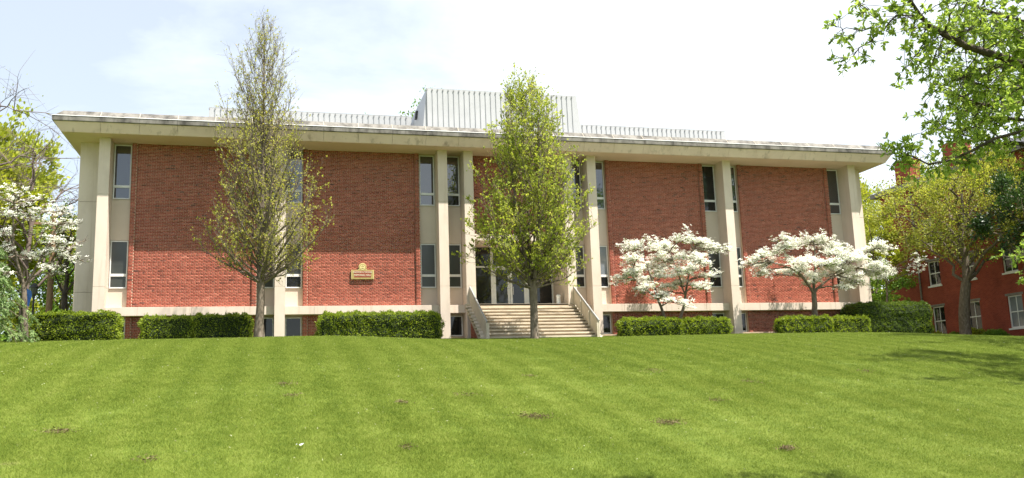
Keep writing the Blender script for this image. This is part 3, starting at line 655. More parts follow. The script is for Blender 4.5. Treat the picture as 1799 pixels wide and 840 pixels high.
D1 = [(5.39,-2.02,4.29,.9,.22),(6.87,-1.31,4.31,.99,.25),(4.84,-2.87,3.49,.8,.19),(6.81,-1.22,3.51,1.27,.28),(4.67,-2.48,2.84,.94,.19),(4.18,-2.23,2.5,.59,.13),(6.04,-1.5,2.82,1.11,.25),(7.42,-2.26,2.96,1.1,.25),(8.07,-1.94,3.71,1.11,.22),(7.25,-3.14,4.39,.68,.14),(8.67,-1.47,4.54,.85,.17),(9.16,-1.96,4.06,.78,.17),(8.55,-2.44,3.3,.83,.17),(7.18,-1.39,2.38,1.11,.2),(5.19,-2.5,2.08,.67,.13),(6.34,-2.16,1.74,.54,.12),(6.87,-2.89,1.49,.67,.12),(8.9,-2.27,2.77,.55,.14),(8.17,-2.73,2.21,.68,.12),(7.74,-2.6,4.78,.33,.12),(9.87,-1.6,4.09,.37,.12)]
zb = Gf(6.9, -1.75)
dogwood('flowering_dogwood', (6.9,-1.75,zb), D1, [([(6.9,-1.75,zb-.1),(6.55,-1.8,.75),(6.2,-1.9,1.4),(6.0,-2.0,2.4),(5.5,-2.1,3.7)],.10,.03),([(6.95,-1.75,zb-.1),(7.35,-1.75,.75),(7.65,-1.8,1.5),(7.8,-1.9,2.6),(8.2,-1.9,4.0)],.10,.03),([(7.7,-1.8,1.6),(7.3,-2.1,2.6),(6.9,-2.0,3.9)],.05,.02),([(6.1,-1.95,1.7),(5.2,-2.2,2.3),(4.6,-2.4,2.7)],.045,.015)], .1,
        'white dogwood with a forked low trunk, just right of the steps', 31)
D2 = [(11.43,-2.3,3.68,.84,.2),(12.94,-2.21,4.11,1.0,.2),(15.2,-1.23,4.66,1.04,.21),(13.01,-2.69,4.54,.56,.12),(16.19,-1.52,4.37,1.18,.21),(12.33,-1.42,3.33,1.01,.2),(13.52,-2.47,3.5,1.13,.23),(14.91,-2.77,3.29,1.28,.2),(16.94,-2.27,3.66,.87,.15),(19.0,-1.39,4.27,1.05,.12),(19.7,-1.61,4.24,.45,.12),(10.63,-2.55,3.3,.42,.13),(11.57,-1.9,2.77,.57,.12),(13.68,-1.46,3.02,1.01,.13),(14.76,-1.93,2.77,1.01,.14),(16.77,-1.44,3.02,1.32,.19),(18.68,-.87,3.01,.91,.14),(17.47,-1.33,2.5,.89,.12),(16.62,-2.0,2.15,.58,.12),(15.83,-2.47,3.83,.86,.14),(18.36,-2.1,3.28,.73,.12),(19.12,-1.72,3.04,.74,.12)]
zb = Gf(14.75, -1.75)
dogwood('flowering_dogwood', (14.75,-1.75,zb), D2, [([(14.75,-1.75,zb-.1),(14.72,-1.75,.8),(14.78,-1.75,1.9)],.17,.125),([(14.76,-1.75,1.85),(14.3,-1.9,2.5),(13.5,-2.1,3.1),(12.3,-2.1,3.4)],.07,.02),([(14.77,-1.75,1.85),(15.4,-1.7,2.5),(16.6,-1.6,2.9),(18.3,-1.3,3.5)],.075,.02),([(14.77,-1.75,1.8),(14.9,-1.8,2.8),(15.1,-1.7,3.8),(15.2,-1.5,4.4)],.08,.02),([(14.4,-1.85,2.4),(13.8,-1.8,3.3),(13.0,-2.2,4.0)],.05,.02),([(15.9,-1.65,2.75),(17.2,-1.6,3.5),(18.8,-1.4,4.2)],.04,.014)], .17,
        'spreading white dogwood with one straight trunk near the right end', 32)
DL = [(-20.8,-6.1,5.18,.63,.13),(-19.99,-5.76,4.59,.74,.13),(-19.59,-4.46,4.95,.66,.12),(-18.89,-4.96,4.9,.44,.12),(-20.95,-6.08,4.43,.62,.12),(-20.55,-5.3,4.17,.85,.15),(-19.6,-5.2,4.2,.86,.15),(-18.77,-5.93,4.14,.32,.12),(-21.48,-4.61,3.96,.54,.15),(-20.15,-6.04,3.5,.94,.15),(-19.33,-5.4,3.52,.75,.15),(-21.93,-5.11,4.08,.63,.15),(-21.07,-5.31,3.19,.63,.13),(-20.19,-4.95,3.15,.86,.13),(-19.37,-4.6,3.1,.65,.13),(-20.96,-4.1,2.84,.65,.12),(-19.62,-5.65,2.51,.63,.12),(-21.76,-4.81,3.05,.53,.12),(-21.53,-4.7,5.26,.43,.12),(-20.33,-5.63,5.08,.42,.12),(-21.05,-6.3,2.2,.41,.12),(-22.47,-4.06,5.15,.65,.13)]
zb = Gf(-20.55, -5)
dogwood('flowering_dogwood', (-20.55,-5,zb), DL[::2]+DL[1:20:6], [([(-20.55,-5,zb-.1),(-20.6,-5,.9),(-20.65,-5,1.95)],.12,.09),([(-20.65,-5,1.9),(-20.9,-5.2,2.8),(-21.1,-5.3,3.8),(-21.0,-5.6,4.9)],.06,.02),([(-20.63,-5,1.9),(-20.2,-5.1,2.7),(-19.8,-5.2,3.5),(-19.5,-5.0,4.6)],.06,.02),([(-20.6,-5,1.75),(-20.9,-4.7,2.5),(-21.6,-4.8,3.3),(-22.1,-4.6,4.2)],.045,.015),([(-20.2,-5.1,2.6),(-19.7,-4.9,2.9),(-19.2,-4.7,3.3)],.035,.012)], .12,
        'white dogwood at the left edge behind the drooping cedar', 33, dens=62, size=.075, green=.3)
DR = [(22.8,3.87,4.05,.6,.16),(23.0,2.88,3.64,.5,.16),(22.5,3.95,4.3,.4,.12),(22.5,3.1,3.4,.55,.16)]
zb = Gf(22.9, 3.5)
dogwood('flowering_dogwood', (22.9,3.5,zb), DR, [([(22.9,3.5,zb-.1),(22.9,3.5,1.0),(23.0,3.4,2.2),(23.1,3.4,3.6)],.1,.03)], .1, 'half hidden white dogwood beyond the right end of the hall', 34, green=.5)

# ---------------------------------------------------------------- clipped hedges
def hedge(x0, x1, y0, y1, h, label, seed, group='clipped hedges along the hall', lm=None):
    rng = np.random.default_rng(seed); xc, yc = (x0+x1)/2, (y0+y1)/2; zb = Gf(xc, yc); root = empty('clipped_hedge', (xc, yc, zb), label, 'hedge', group)
    a, b = (x1-x0)/2, (y1-y0)/2
    lo = min(Gf(x0, y0), Gf(x1, y0))-zb-.05
    def surf(u, v, side):
        pass
    dens = 750; P, Nn = [], []
    def face(n, f, nr):
        if n > 0: P.append(f(rng.random(n), rng.random(n))); Nn.append(np.tile(nr, (n, 1)))
    face(int(dens*2*a*2*b), lambda u, v: np.stack([-a+2*a*u, -b+2*b*v, 0*u+h], 1), Vv(0, 0, 1))
    for s in (-1, 1):
        face(int(dens*2*a*h), lambda u, v: np.stack([-a+2*a*u, 0*u+s*b, lo+(h-lo)*v], 1), Vv(0, s, 0)); face(int(dens*2*b*h), lambda u, v: np.stack([0*u+s*a, -b+2*b*u, lo+(h-lo)*v], 1), Vv(s, 0, 0))
    P = np.concatenate(P); Nn = np.concatenate(Nn)
    def shape(P):       # rounded, slightly billowy outline
        q = P.copy(); k = np.stack([P[:, 0]/a, P[:, 1]/b, (P[:, 2]-h*.45)/(h*.55)], 1); r = np.linalg.norm(np.sign(k)*np.abs(k)**4, axis=1)**.25
        sc = 1/np.maximum(1, r)**.75; q[:, 0] *= sc; q[:, 1] *= sc; q[:, 2] = h*.45+(q[:, 2]-h*.45)*np.where(P[:, 2] > h*.45, sc, 1)
        bump = .028*np.sin(P[:, 0]*4.1+seed)+.025*np.sin(P[:, 0]*9.3+P[:, 2]*5)+.035*np.sin(P[:, 2]*8+P[:, 1]*7+seed)+.03*np.sin(P[:, 0]*17+P[:, 2]*13+seed)
        return q, bump[:, None]
    Q, bp = shape(P); Q = Q+Nn*(bp+rng.normal(-.01, .03, (len(P), 1)))
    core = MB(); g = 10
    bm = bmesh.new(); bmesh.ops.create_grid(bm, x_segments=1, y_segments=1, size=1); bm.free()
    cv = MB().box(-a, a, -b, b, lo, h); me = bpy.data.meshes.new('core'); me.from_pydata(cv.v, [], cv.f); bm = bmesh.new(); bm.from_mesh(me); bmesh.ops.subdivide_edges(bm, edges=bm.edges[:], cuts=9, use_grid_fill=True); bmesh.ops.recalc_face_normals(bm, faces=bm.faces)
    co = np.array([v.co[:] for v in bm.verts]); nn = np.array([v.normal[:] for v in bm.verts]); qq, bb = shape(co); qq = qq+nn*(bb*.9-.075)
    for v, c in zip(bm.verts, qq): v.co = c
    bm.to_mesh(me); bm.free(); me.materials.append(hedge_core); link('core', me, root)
    o = foliage('foliage', Q, Nn*.9+Vv(0, 0, .25), lm or yew_leaf, root, rng, .075, .5, .3, .18)
    # longer new shoots on the top
    n = int(55*a*b*4); S = np.stack([rng.uniform(-a, a, n)*.97, rng.uniform(-b, b, n)*.97, np.full(n, h)], 1); S, sb = shape(S); S[:, 2] += sb[:, 0]-.02
    foliage('new_shoots', S, np.tile(Vv(0, 0, 1.3), (n, 1)), lm or yew_leaf, root, rng, .10, .3, 0, .3)
    return root
hedge(-20.86,-17.65,-3.05,-1.75,1.06,'broad tall clipped hedge at the left end of the hall',41)
hedge(-16.8,-14.85,-3.05,-1.9,.86,'low clipped hedge with a ragged left side, second from the left end',42)
hedge(-14.85,-12.55,-3.05,-1.8,.92,'clipped hedge behind the trunk of the tall pyramidal tree',43)
hedge(-9.75,-4.5,-3.05,-1.7,1.05,'longest clipped hedge, under the name sign left of the steps',44)
hedge(3.9,6.9,-3.05,-2.15,.80,'clipped hedge right of the steps, in front of the forked dogwood',45)
hedge(6.93,9.35,-3.05,-2.15,.76,'clipped hedge ending just before the column, right of the forked dogwood',46)
hedge(12.1,14.9,-3.05,-2.15,.76,'clipped hedge in front of the straight trunked dogwood',47)
hedge(14.92,17.0,-3.05,-2.15,.76,'clipped hedge between the straight trunked dogwood and the tall corner hedge',48)
hedge(17.75,22.2,-1.25,.6,1.62,'tallest clipped hedge with painted shade at the right corner of the hall',49, lm=shaded_leaf)

# ---------------------------------------------------------------- round-headed trees, bare trees, cedar, shrubs
def broad_tree(name, loc, H, Rr, r0, label, leaf_m, seed, fork=2.5, nlimb=9, leaf_n=9000, leaf_size=.16, squash=.8, bark_m=None, group=None, shell=.55, cat='tree', droop=0., low=.0, lean=(0, 0), twigs=3, dens_pow=1.):
    """forked trunk, limbs to points inside an uneven crown, leaf clumps round the limb ends"""
    rng = np.random.default_rng(seed); root = empty(name, loc, label, cat, group)
    zc = fork+(H-fork)*(.5-low); rz = (H-fork)*.5*(1+low)
    top = Vv(lean[0]*.4, lean[1]*.4, fork); p = bez(Vv(0, 0, -.3), Vv(0, 0, fork*.5), top, 7, rng, .03*r0*5)
    thick = [(p, np.interp(np.linspace(0, 1, 7), [0, .12, 1], [r0*1.5, r0*1.1, r0*.9]))]; thin = []; tips = []
    lead = bez(top, top+Vv(0, 0, (H-fork)*.5), Vv(lean[0], lean[1], H*.93), 10, rng, .08); thick.append((lead, np.linspace(r0*.72, .015, 10)))
    for k in range(nlimb):
        a = k*2.39996+rng.uniform(-.4, .4); el = np.interp(k/(nlimb-1), [0, 1], [-.25, .9]); ce = math.sqrt(max(0, 1-el*el)); f = rng.uniform(.7, .95)
        e = Vv(lean[0]+math.cos(a)*ce*Rr*f, lean[1]+math.sin(a)*ce*Rr*f, zc+el*rz*f); s = top*(1-min(.8, k/nlimb))+lead[int(7*k/nlimb)]*min(.8, k/nlimb) if k else top
        s = lead[min(7, int(6*k/nlimb))]
        q = bez(s, s+(e-s)*Vv(.55, .55, .75)+Vv(0, 0, .15*rz), e-Vv(0, 0, droop), 10, rng, .05*Rr**.5); thick.append((q, np.linspace(r0*.34, .016, 10)))
        for m in range(8):
            t = rng.integers(2, 10); d = unit(rng.normal(0, 1, 3)*Vv(1, 1, .8)+unit(q[-1]-q[0])*.5+Vv(0, 0, .2-droop*.4)); l = Rr*rng.uniform(.2, .5); e2 = q[t]+d*l
            w = bez(q[t], q[t]+d*l*.5+Vv(0, 0, .08*l), e2-Vv(0, 0, droop*.5*l), 6, rng, .03); thin.append((w, np.linspace(min(.024, .035*r0/.25), .006, 6))); tips.append(w)
            for u in range(twigs):
                st = w[rng.integers(1, 6)]; d2 = unit(d+rng.normal(0, .8, 3)-Vv(0, 0, droop*.6)); l2 = Rr*rng.uniform(.08, .24); w2 = bez(st, st+d2*l2*.5, st+d2*l2-Vv(0, 0, droop*.3*l2), 6, rng, .012); thin.append((w2, np.linspace(min(.011, .014*r0/.25), .004, 6))); tips.append(w2)
    wood('trunk', thick, bark_m or bark, root); wood('branches', thin, bark_m or bark, root)
    if leaf_n:
        T = np.array(tips); cl = rng.beta(1.2, 1.2, len(T))**dens_pow; pk = rng.choice(len(T), leaf_n, p=cl/cl.sum()); f = rng.uniform(1.5, 4.99, leaf_n); j = f.astype(int); o = T[pk, j]+(T[pk, j+1]-T[pk, j])*(f-j)[:, None]
        o = o+rng.normal(0, .055*Rr*shell*1.6, o.shape); foliage('foliage', o, unit(o-Vv(lean[0], lean[1], zc))+Vv(0, 0, .2-droop), leaf_m, root, rng, leaf_size, .6, .5)
    return root
def gz(x, y): return Gf(x, y)
bgl = 'trees beyond the left end of the hall'
broad_tree('leafy_tree', (-29.6, 17, gz(-29.6,17)), 15.2, 5.6, .35, 'big yellow green tree rising behind the left dogwood', yellow_leaf, 51, fork=2.2, nlimb=18, leaf_n=42000, leaf_size=.33, dens_pow=.4, twigs=5, group=bgl, low=.05)
broad_tree('leafy_tree', (-24.6, 21, gz(-24.6,21)), 9.0, 3.4, .2, 'fresh green tree between the utility pole and the hall corner', green_leaf, 52, fork=1.2, nlimb=10, leaf_n=9000, leaf_size=.22, group=bgl)
broad_tree('leafy_tree', (-28.2, 26, gz(-28,26)), 9.6, 4.0, .22, 'bright low tree seen under the left dogwood branches', yellow_leaf, 53, fork=.9, nlimb=10, leaf_n=10000, leaf_size=.24, group=bgl)
broad_tree('leafy_tree', (-33.5, 12, gz(-33,12)), 9.0, 4.0, .25, 'green tree at the left margin behind the cedar', green_leaf, 54, fork=1.0, nlimb=10, leaf_n=9000, leaf_size=.22, group=bgl)
broad_tree('bare_tree', (-29.2, 8.5, gz(-29.2,8.5)), 14.5, 7.6, .34, 'large leafless tree reaching in from the left edge', yellow_leaf, 55, fork=3.0, nlimb=16, leaf_n=500, leaf_size=.12, bark_m=twig_bark, droop=.25, twigs=9)
broad_tree('bare_tree', (-25.2, 14, gz(-25,14)), 13.0, 4.6, .26, 'thin leafless tree close to the hall eave corner', yellow_leaf, 56, fork=3.2, nlimb=12, leaf_n=350, leaf_size=.12, bark_m=twig_bark, twigs=9)
broad_tree('dark_trunk_tree', (-21.4, 5.5, gz(-21.4,5.5)), 7.0, 2.3, .15, 'dark thin trunk with wiggly branches left of the hall corner', green_leaf, 57, fork=2.6, nlimb=8, leaf_n=900, leaf_size=.11, bark_m=bark_dark)
broad_tree('leafy_tree', (.6, 46, gz(0,46)), 27.6, 6.0, .4, 'distant tree top showing over the roof left of the penthouse', green_leaf, 58, fork=9, nlimb=12, leaf_n=9000, leaf_size=.24)
broad_tree('leafy_tree', (38.5, 30, gz(38,30)), 20.2, 4.6, .4, 'distant yellow green tree top over the right eave', yellow_leaf, 59, fork=7, nlimb=12, leaf_n=11000, leaf_size=.26)
bgr = 'trees between the two brick buildings'
broad_tree('leafy_tree', (31.6, 18.5, gz(31,18)), 14.6, 4.6, .3, 'yellow green tree right behind the hall eave corner', yellow_leaf, 61, fork=2.0, nlimb=13, leaf_n=20000, leaf_size=.20, group=bgr, low=.05)
broad_tree('leafy_tree', (24.9, 7.2, gz(25,7)), 5.2, 2.2, .14, 'small bushy green tree above the tallest hedge', green_leaf, 62, fork=.6, nlimb=10, leaf_n=9000, leaf_size=.15, group=bgr)
broad_tree('leafy_tree', (27.4, 10.2, gz(27,10)), 10.2, 2.5, .16, 'light green tree in front of the far brick wall', yellow_leaf, 63, fork=.8, nlimb=10, leaf_n=10000, leaf_size=.16, group=bgr)
broad_tree('spreading_tree', (27.0, 2.1, gz(27,2.1)), 10.4, 5.0, .30, 'tree with stout grey trunk and thin olive leaves before the far brick wall', mid_leaf, 64, fork=3.3, nlimb=16, leaf_n=26000, leaf_size=.135, squash=.9, twigs=5, shell=.5, lean=(.3, -1.0))
broad_tree('holly_tree', (26.9, -3.9, gz(27,-4)), 9.0, 2.9, .2, 'dark glossy evergreen tree at the right edge', dark_leaf, 65, fork=3.4, nlimb=12, leaf_n=13000, leaf_size=.16, bark_m=bark_pale)
# trees standing just outside the right edge, whose shade lies across the lawn
shg = 'shade trees beside the lawn beyond the right edge'
for x, y, H, Rr, fk, lb in ((20.8, -16.5, 17.0, 4.6, 6.5, 'leafy shade tree on the upper lawn just outside the right edge'), (14.6, -24.6, 17.5, 4.6, 7.0, 'tall leafy shade tree on the middle slope outside the right edge')):
    broad_tree('leafy_tree', (x, y, gz(x, y)), H, Rr, .28, lb, green_leaf, 66+int(H), fork=fk, nlimb=12, leaf_n=8500, leaf_size=.2, group=shg)

# drooping cedar at the left edge
def cedar(loc, H, Rr, seed):
    rng = np.random.default_rng(seed); root = empty('drooping_cedar', loc, 'blue green weeping conifer cut off by the left edge', 'conifer')
    p = bez(Vv(0,0,-.2), Vv(.1,0,H*.5), Vv(0,0,H), 10, rng, .03); br = []; P, A = [], []
    for k in range(60):
        u = (k+.5)/60; z = .35+(H-.4)*u; a = k*2.39996; l = Rr*(1-.75*u)*rng.uniform(.75, 1.1); s = Vv(0, 0, z); e = Vv(math.cos(a)*l, math.sin(a)*l, z-.30*l-.15); q = bez(s, s+Vv(math.cos(a)*l*.6, math.sin(a)*l*.6, .22*l), e, 8, rng, .02); br.append((q, np.linspace(.02, .005, 8)))
        for m in range(16):
            j = rng.integers(1, 8); side = rng.choice([-1, 1]); d = unit(Vv(math.cos(a+side*1.0), math.sin(a+side*1.0), -.6+rng.normal(0, .3))); l2 = rng.uniform(.2, .55)*(.5+.5*l/Rr); w = bez(q[j], q[j]+d*l2*.5+Vv(0,0,.05), q[j]+d*l2-Vv(0,0,.35*l2), 5, rng, .01); br.append((w, np.linspace(.006, .003, 5)))
            n = 46; f = rng.uniform(0, 3.99, n); jj = f.astype(int); o = w[jj]+(w[jj+1]-w[jj])*(f-jj)[:, None]; P.append(o+rng.normal(0, .018, o.shape)); A.append(np.tile(d*.5-Vv(0,0,.6), (n, 1)))
    wood('trunk', [(p, np.linspace(.13, .02, 10))], bark, root); wood('branches', br, bark, root)
    foliage('foliage', np.concatenate(P), np.concatenate(A), cedar_leaf, root, rng, .10, .32, .2, .3)
cedar((-22.0, -5.9, gz(-22,-5.9)), 4.0, 2.35, 71)
cedar_b = cedar((-23.6, -4.2, gz(-23.6,-4.2)), 4.2, 1.9, 72)
for o in [o for o in C.objects if o.name.startswith('drooping_cedar')]:
    o['label'] = 'blue green weeping conifer in front of the left dogwood trunk' if o.location.x > -23 else 'blue green weeping conifer mostly outside the left edge'

def shrub(loc, rx, ry, h, label, m, seed, group):
    rng = np.random.default_rng(seed); root = empty('low_shrub', loc, label, 'shrub', group); n = int(1500*rx*ry*4)
    d = unit(rng.normal(0, 1, (n, 3))); d[:, 2] = np.abs(d[:, 2]); r = rng.uniform(.72, 1.05, n)[:, None]*(1+.14*np.sin(d[:, :1]*7+seed)*np.sin(d[:, 1:2]*6)); P = d*r*Vv(rx, ry, h)
    foliage('foliage', P, d+Vv(0,0,.4), m, root, rng, .12, .5, .3)
    br = []
    for k in range(9):
        a = k*.7; e = Vv(math.cos(a)*rx*.7, math.sin(a)*ry*.7, h*.75); br.append((bez(Vv(0,0,-.05), Vv(0,0,h*.4), e, 5, rng, .02), np.linspace(.014, .005, 5)))
    wood('stems', br, bark, root)
for k, (y, w, h) in enumerate([(8.0,.7,.55),(6.7,.9,.75),(5.2,.8,.65),(3.6,.95,.75),(2.0,.9,.55)]):
    shrub((28.9, y, gz(28.9,y)), .65, w, h, ['mounded shrub nearest the tall corner hedge, by the far brick wall','mounded shrub left of the stout grey trunk, by the far wall','mounded shrub at the foot of the stout grey trunk','widest mounded shrub right of the stout grey trunk','lowest mounded shrub, under the rightmost window of the far wall'][k], [green_leaf, yellow_leaf][k % 2], 80+k, 'shrubs along the far brick wall')

# ---------------------------------------------------------------- the older brick building at the right
m_, nt_, b_ = mat('old_brick', .9, .2); L_ = nt_.links.new
g_ = N(nt_, 'ShaderNodeTexCoord'); s_ = N(nt_, 'ShaderNodeSeparateXYZ'); c_ = N(nt_, 'ShaderNodeCombineXYZ'); L_(g_.outputs['Object'], s_.inputs[0]); L_(s_.outputs['Y'], c_.inputs[0]); L_(s_.outputs['Z'], c_.inputs[1])
bk = N(nt_, 'ShaderNodeTexBrick', ins={'Color1': (.32,.07,.042,1), 'Color2': (.24,.052,.033,1), 'Mortar': (.34,.125,.09,1), 'Scale': 1, 'Mortar Size': .006, 'Bias': -.1, 'Brick Width': .21, 'Row Height': .07}); L_(c_.outputs[0], bk.inputs['Vector'])
n_ = N(nt_, 'ShaderNodeTexNoise', ins={'Scale': .9, 'Detail': 8, 'Roughness': .65}); L_(g_.outputs['Object'], n_.inputs['Vector']); rr_ = ramp(nt_, [(.3,(.72,.68,.68)),(.7,(1.12,1.08,1.05))]); L_(n_.outputs['Fac'], rr_.inputs[0])
mx_ = N(nt_, 'ShaderNodeMixRGB', blend_type='MULTIPLY', ins={0: 1}); L_(bk.outputs['Color'], mx_.inputs[1]); L_(rr_.outputs[0], mx_.inputs[2]); L_(mx_.outputs[0], b_.inputs['Base Color'])
bp_ = N(nt_, 'ShaderNodeBump', ins={'Strength': .5, 'Distance': .01}); L_(bk.outputs['Fac'], bp_.inputs['Height']); bp_.invert = True; L_(bp_.outputs[0], b_.inputs['Normal'])
old_brick = m_
slate = noisy('slate_roof', [(.3,(.05,.05,.055)),(.7,(.10,.10,.11))], 8, 5, .7)
stone_trim = noisy('wood_trim', [(.3,(.16,.14,.125)),(.7,(.24,.215,.19))], 5, 5, .7)
curtain = glass('curtained_glass', (.20,.22,.24), .1, 1.6)
XR = 30.0; gr = -1.1; ez = 10.25
house = empty('brick_house', (XR, 0, 0), 'older three storey red brick building with white sash windows and chimneys at the right', 'building')
def hp(mb, name, m, bevel=0, parent=None):
    o = mb.build(name, m, parent or house, bevel=bevel)
    if parent is None: o.location = (-XR, 0, 0)
    return o
wy = [(7.68, 'd'), (4.62, 'd'), (1.35, 'c'), (-1.95, 'd'), (-5.3, 'c')]; rows = [(.2, 2.08), (3.45, 5.05), (6.2, 7.75)]; ww = .56
# wall built round its openings
mb = MB(); ycuts = [12.2]
edges = []
for y, _ in wy: edges.append((y+ww, y-ww))
prev = 12.2
for a, b in edges:
    mb.box(XR, XR+.4, a, prev, -2, ez); prev = b
mb.box(XR, XR+.4, -9, prev, -2, ez)
for a, b in edges:
    zc_ = [-2]+[z for r in rows for z in r]+[ez]
    for i in range(0, len(zc_), 2): mb.box(XR+.001, XR+.4, b, a, zc_[i], zc_[i+1])
mb.box(XR+.4, XR+14, 11.8, 12.2, -2, ez); mb.box(XR+.4, XR+14, -9, -8.6, -2, ez); mb.box(XR+13.6, XR+14, -8.6, 11.8, -2, ez)
hp(mb, 'wall', old_brick)
hp(MB().box(XR+.41, XR+1.2, -8.5, 11.7, -2, ez-.05), 'inner_partition', interior)
for y, kind in wy:
    for r, (z0, z1) in enumerate(rows):
        f = MB(); t = .07; x0 = XR+.09
        f.box(x0, x0+.12, y-ww, y-ww+t, z0, z1); f.box(x0, x0+.12, y+ww-t, y+ww, z0, z1); f.box(x0, x0+.12, y-ww+t, y+ww-t, z1-t, z1); f.box(x0, x0+.12, y-ww+t, y+ww-t, z0, z0+.08)
        zm = (z0+z1)/2; f.box(x0+.01, x0+.11, y-ww+t, y+ww-t, zm-.03, zm+.03); f.box(x0+.03, x0+.09, y-.02, y+.02, z0+.08, zm-.03); f.box(x0+.03, x0+.09, y-.02, y+.02, zm+.03, z1-t)
        w = hp(f, 'window', white_paint)
        for sy in (-1, 1):
            for (a, b) in ((z0+.08, zm-.03), (zm+.03, z1-t)):
                ya, yb = sorted((y+sy*.02, y+sy*(ww-t))); MB().box(x0+.05, x0+.06, ya, yb, a, b).build('pane', (curtain if kind == 'c' and r == 0 else glass_dark), w)
        MB().box(XR-.05, x0-.001, y-ww-.08, y+ww+.08, z0-.10, z0-.002).build('sill', white_paint, w)
        MB().box(XR-.015, XR+.085, y-ww-.1, y+ww+.1, z1+.002, z1+.14).build('lintel', stone_trim, w)
hp(MB().prism([(0,0,0)]*0 or [(-9.5, ez+.002, 0), (12.7, ez+.002, 0), (12.7, ez+.3, 0), (-9.5, ez+.3, 0)], XR-.45, XR+14.4), 'cornice', stone_trim)
rf = hp(MB().add([(XR-.4,-9.4,ez+.304),(XR+14.4,-9.4,ez+.304),(XR+14.4,12.6,ez+.304),(XR-.4,12.6,ez+.304),(XR+7,-3,ez+3.3),(XR+7,6,ez+3.3)], [(3,2,1,0),(0,1,4),(1,2,5,4),(2,3,5),(3,0,4,5)]), 'roof', slate)
for y0 in (8.9, 4.2):
    c = MB(); c.box(XR+.02, XR+.9, y0, y0+1.5, ez+.31, ez+1.9); ch = c.build('chimney', old_brick, rf); MB().box(XR-.05, XR+.97, y0-.07, y0+1.57, ez+1.902, ez+2.06).build('cap', old_brick, ch)
hp(MB().bar((XR-.08, 9.0, -1.5), (XR-.08, 9.0, ez), .06, 8), 'drainpipe', stone_trim)

# ---------------------------------------------------------------- pole, lamp, flag
pole_m = noisy('weathered_pole', [(.3,(.19,.115,.065)),(.7,(.30,.19,.115))], 12, 6, .9, .4, 30, (1,1,.2))
zq = gz(-22.6, 8); t = empty('utility_pole', (-22.6, 8, zq), 'brown wooden utility pole behind the left dogwood', 'pole')
wood('shaft', [(np.array([(0,0,-.3),(0,0,2),(0,.01,4.5),(0,.02,7.2)], float), np.array([.17,.16,.145,.13]))], pole_m, t)
MB().box(-.9, .9, -.06, .06, 6.5, 6.62).build('crossarm', pole_m, t)
zq = gz(-22.4, 4); t = empty('street_lamp', (-22.4, 4, zq), 'black post lamp with a small lantern behind the left hedge', 'street lamp')
MB().lathe([(.14,-.2),(.14,.15),(.08,.25),(.05,.5),(.045,2.25),(.07,2.3),(.05,2.35)], k=10).build('post', dark_metal, t)
MB().lathe([(.07,2.35),(.13,2.45),(.17,2.75),(.05,2.76)], k=8).build('lantern', glass_screen, t)
MB().lathe([(.19,2.76),(.12,2.9),(.03,2.98)], k=8).build('lamp_cap', dark_metal, t)
blue = noisy('blue_cloth', [(.3,(.04,.11,.36)),(.55,(.08,.20,.50)),(.62,(.62,.66,.72)),(.9,(.72,.75,.78))], 2.2, 3, .8)
zq = gz(-22.65, 3); t = empty('banner_flag', (-22.65, 3, zq), 'blue and white flag hanging beside the post lamp', 'flag')
MB().bar((0,0,-.2), (0,0,2.75), .02).build('staff', dark_metal, t)
vs_, fs_ = [], []
for i in range(9):
    for j in range(7):
        u, v = i/8, j/6; vs_.append((.03+.34*v+.04*math.sin(u*5), .05*math.sin(v*9+u*3), 2.7-.72*u-.22*v))
for i in range(8):
    for j in range(6): a = i*7+j; fs_.append((a, a+1, a+8, a+7))
MB().add(vs_, fs_).build('cloth', blue, t, smooth=True)

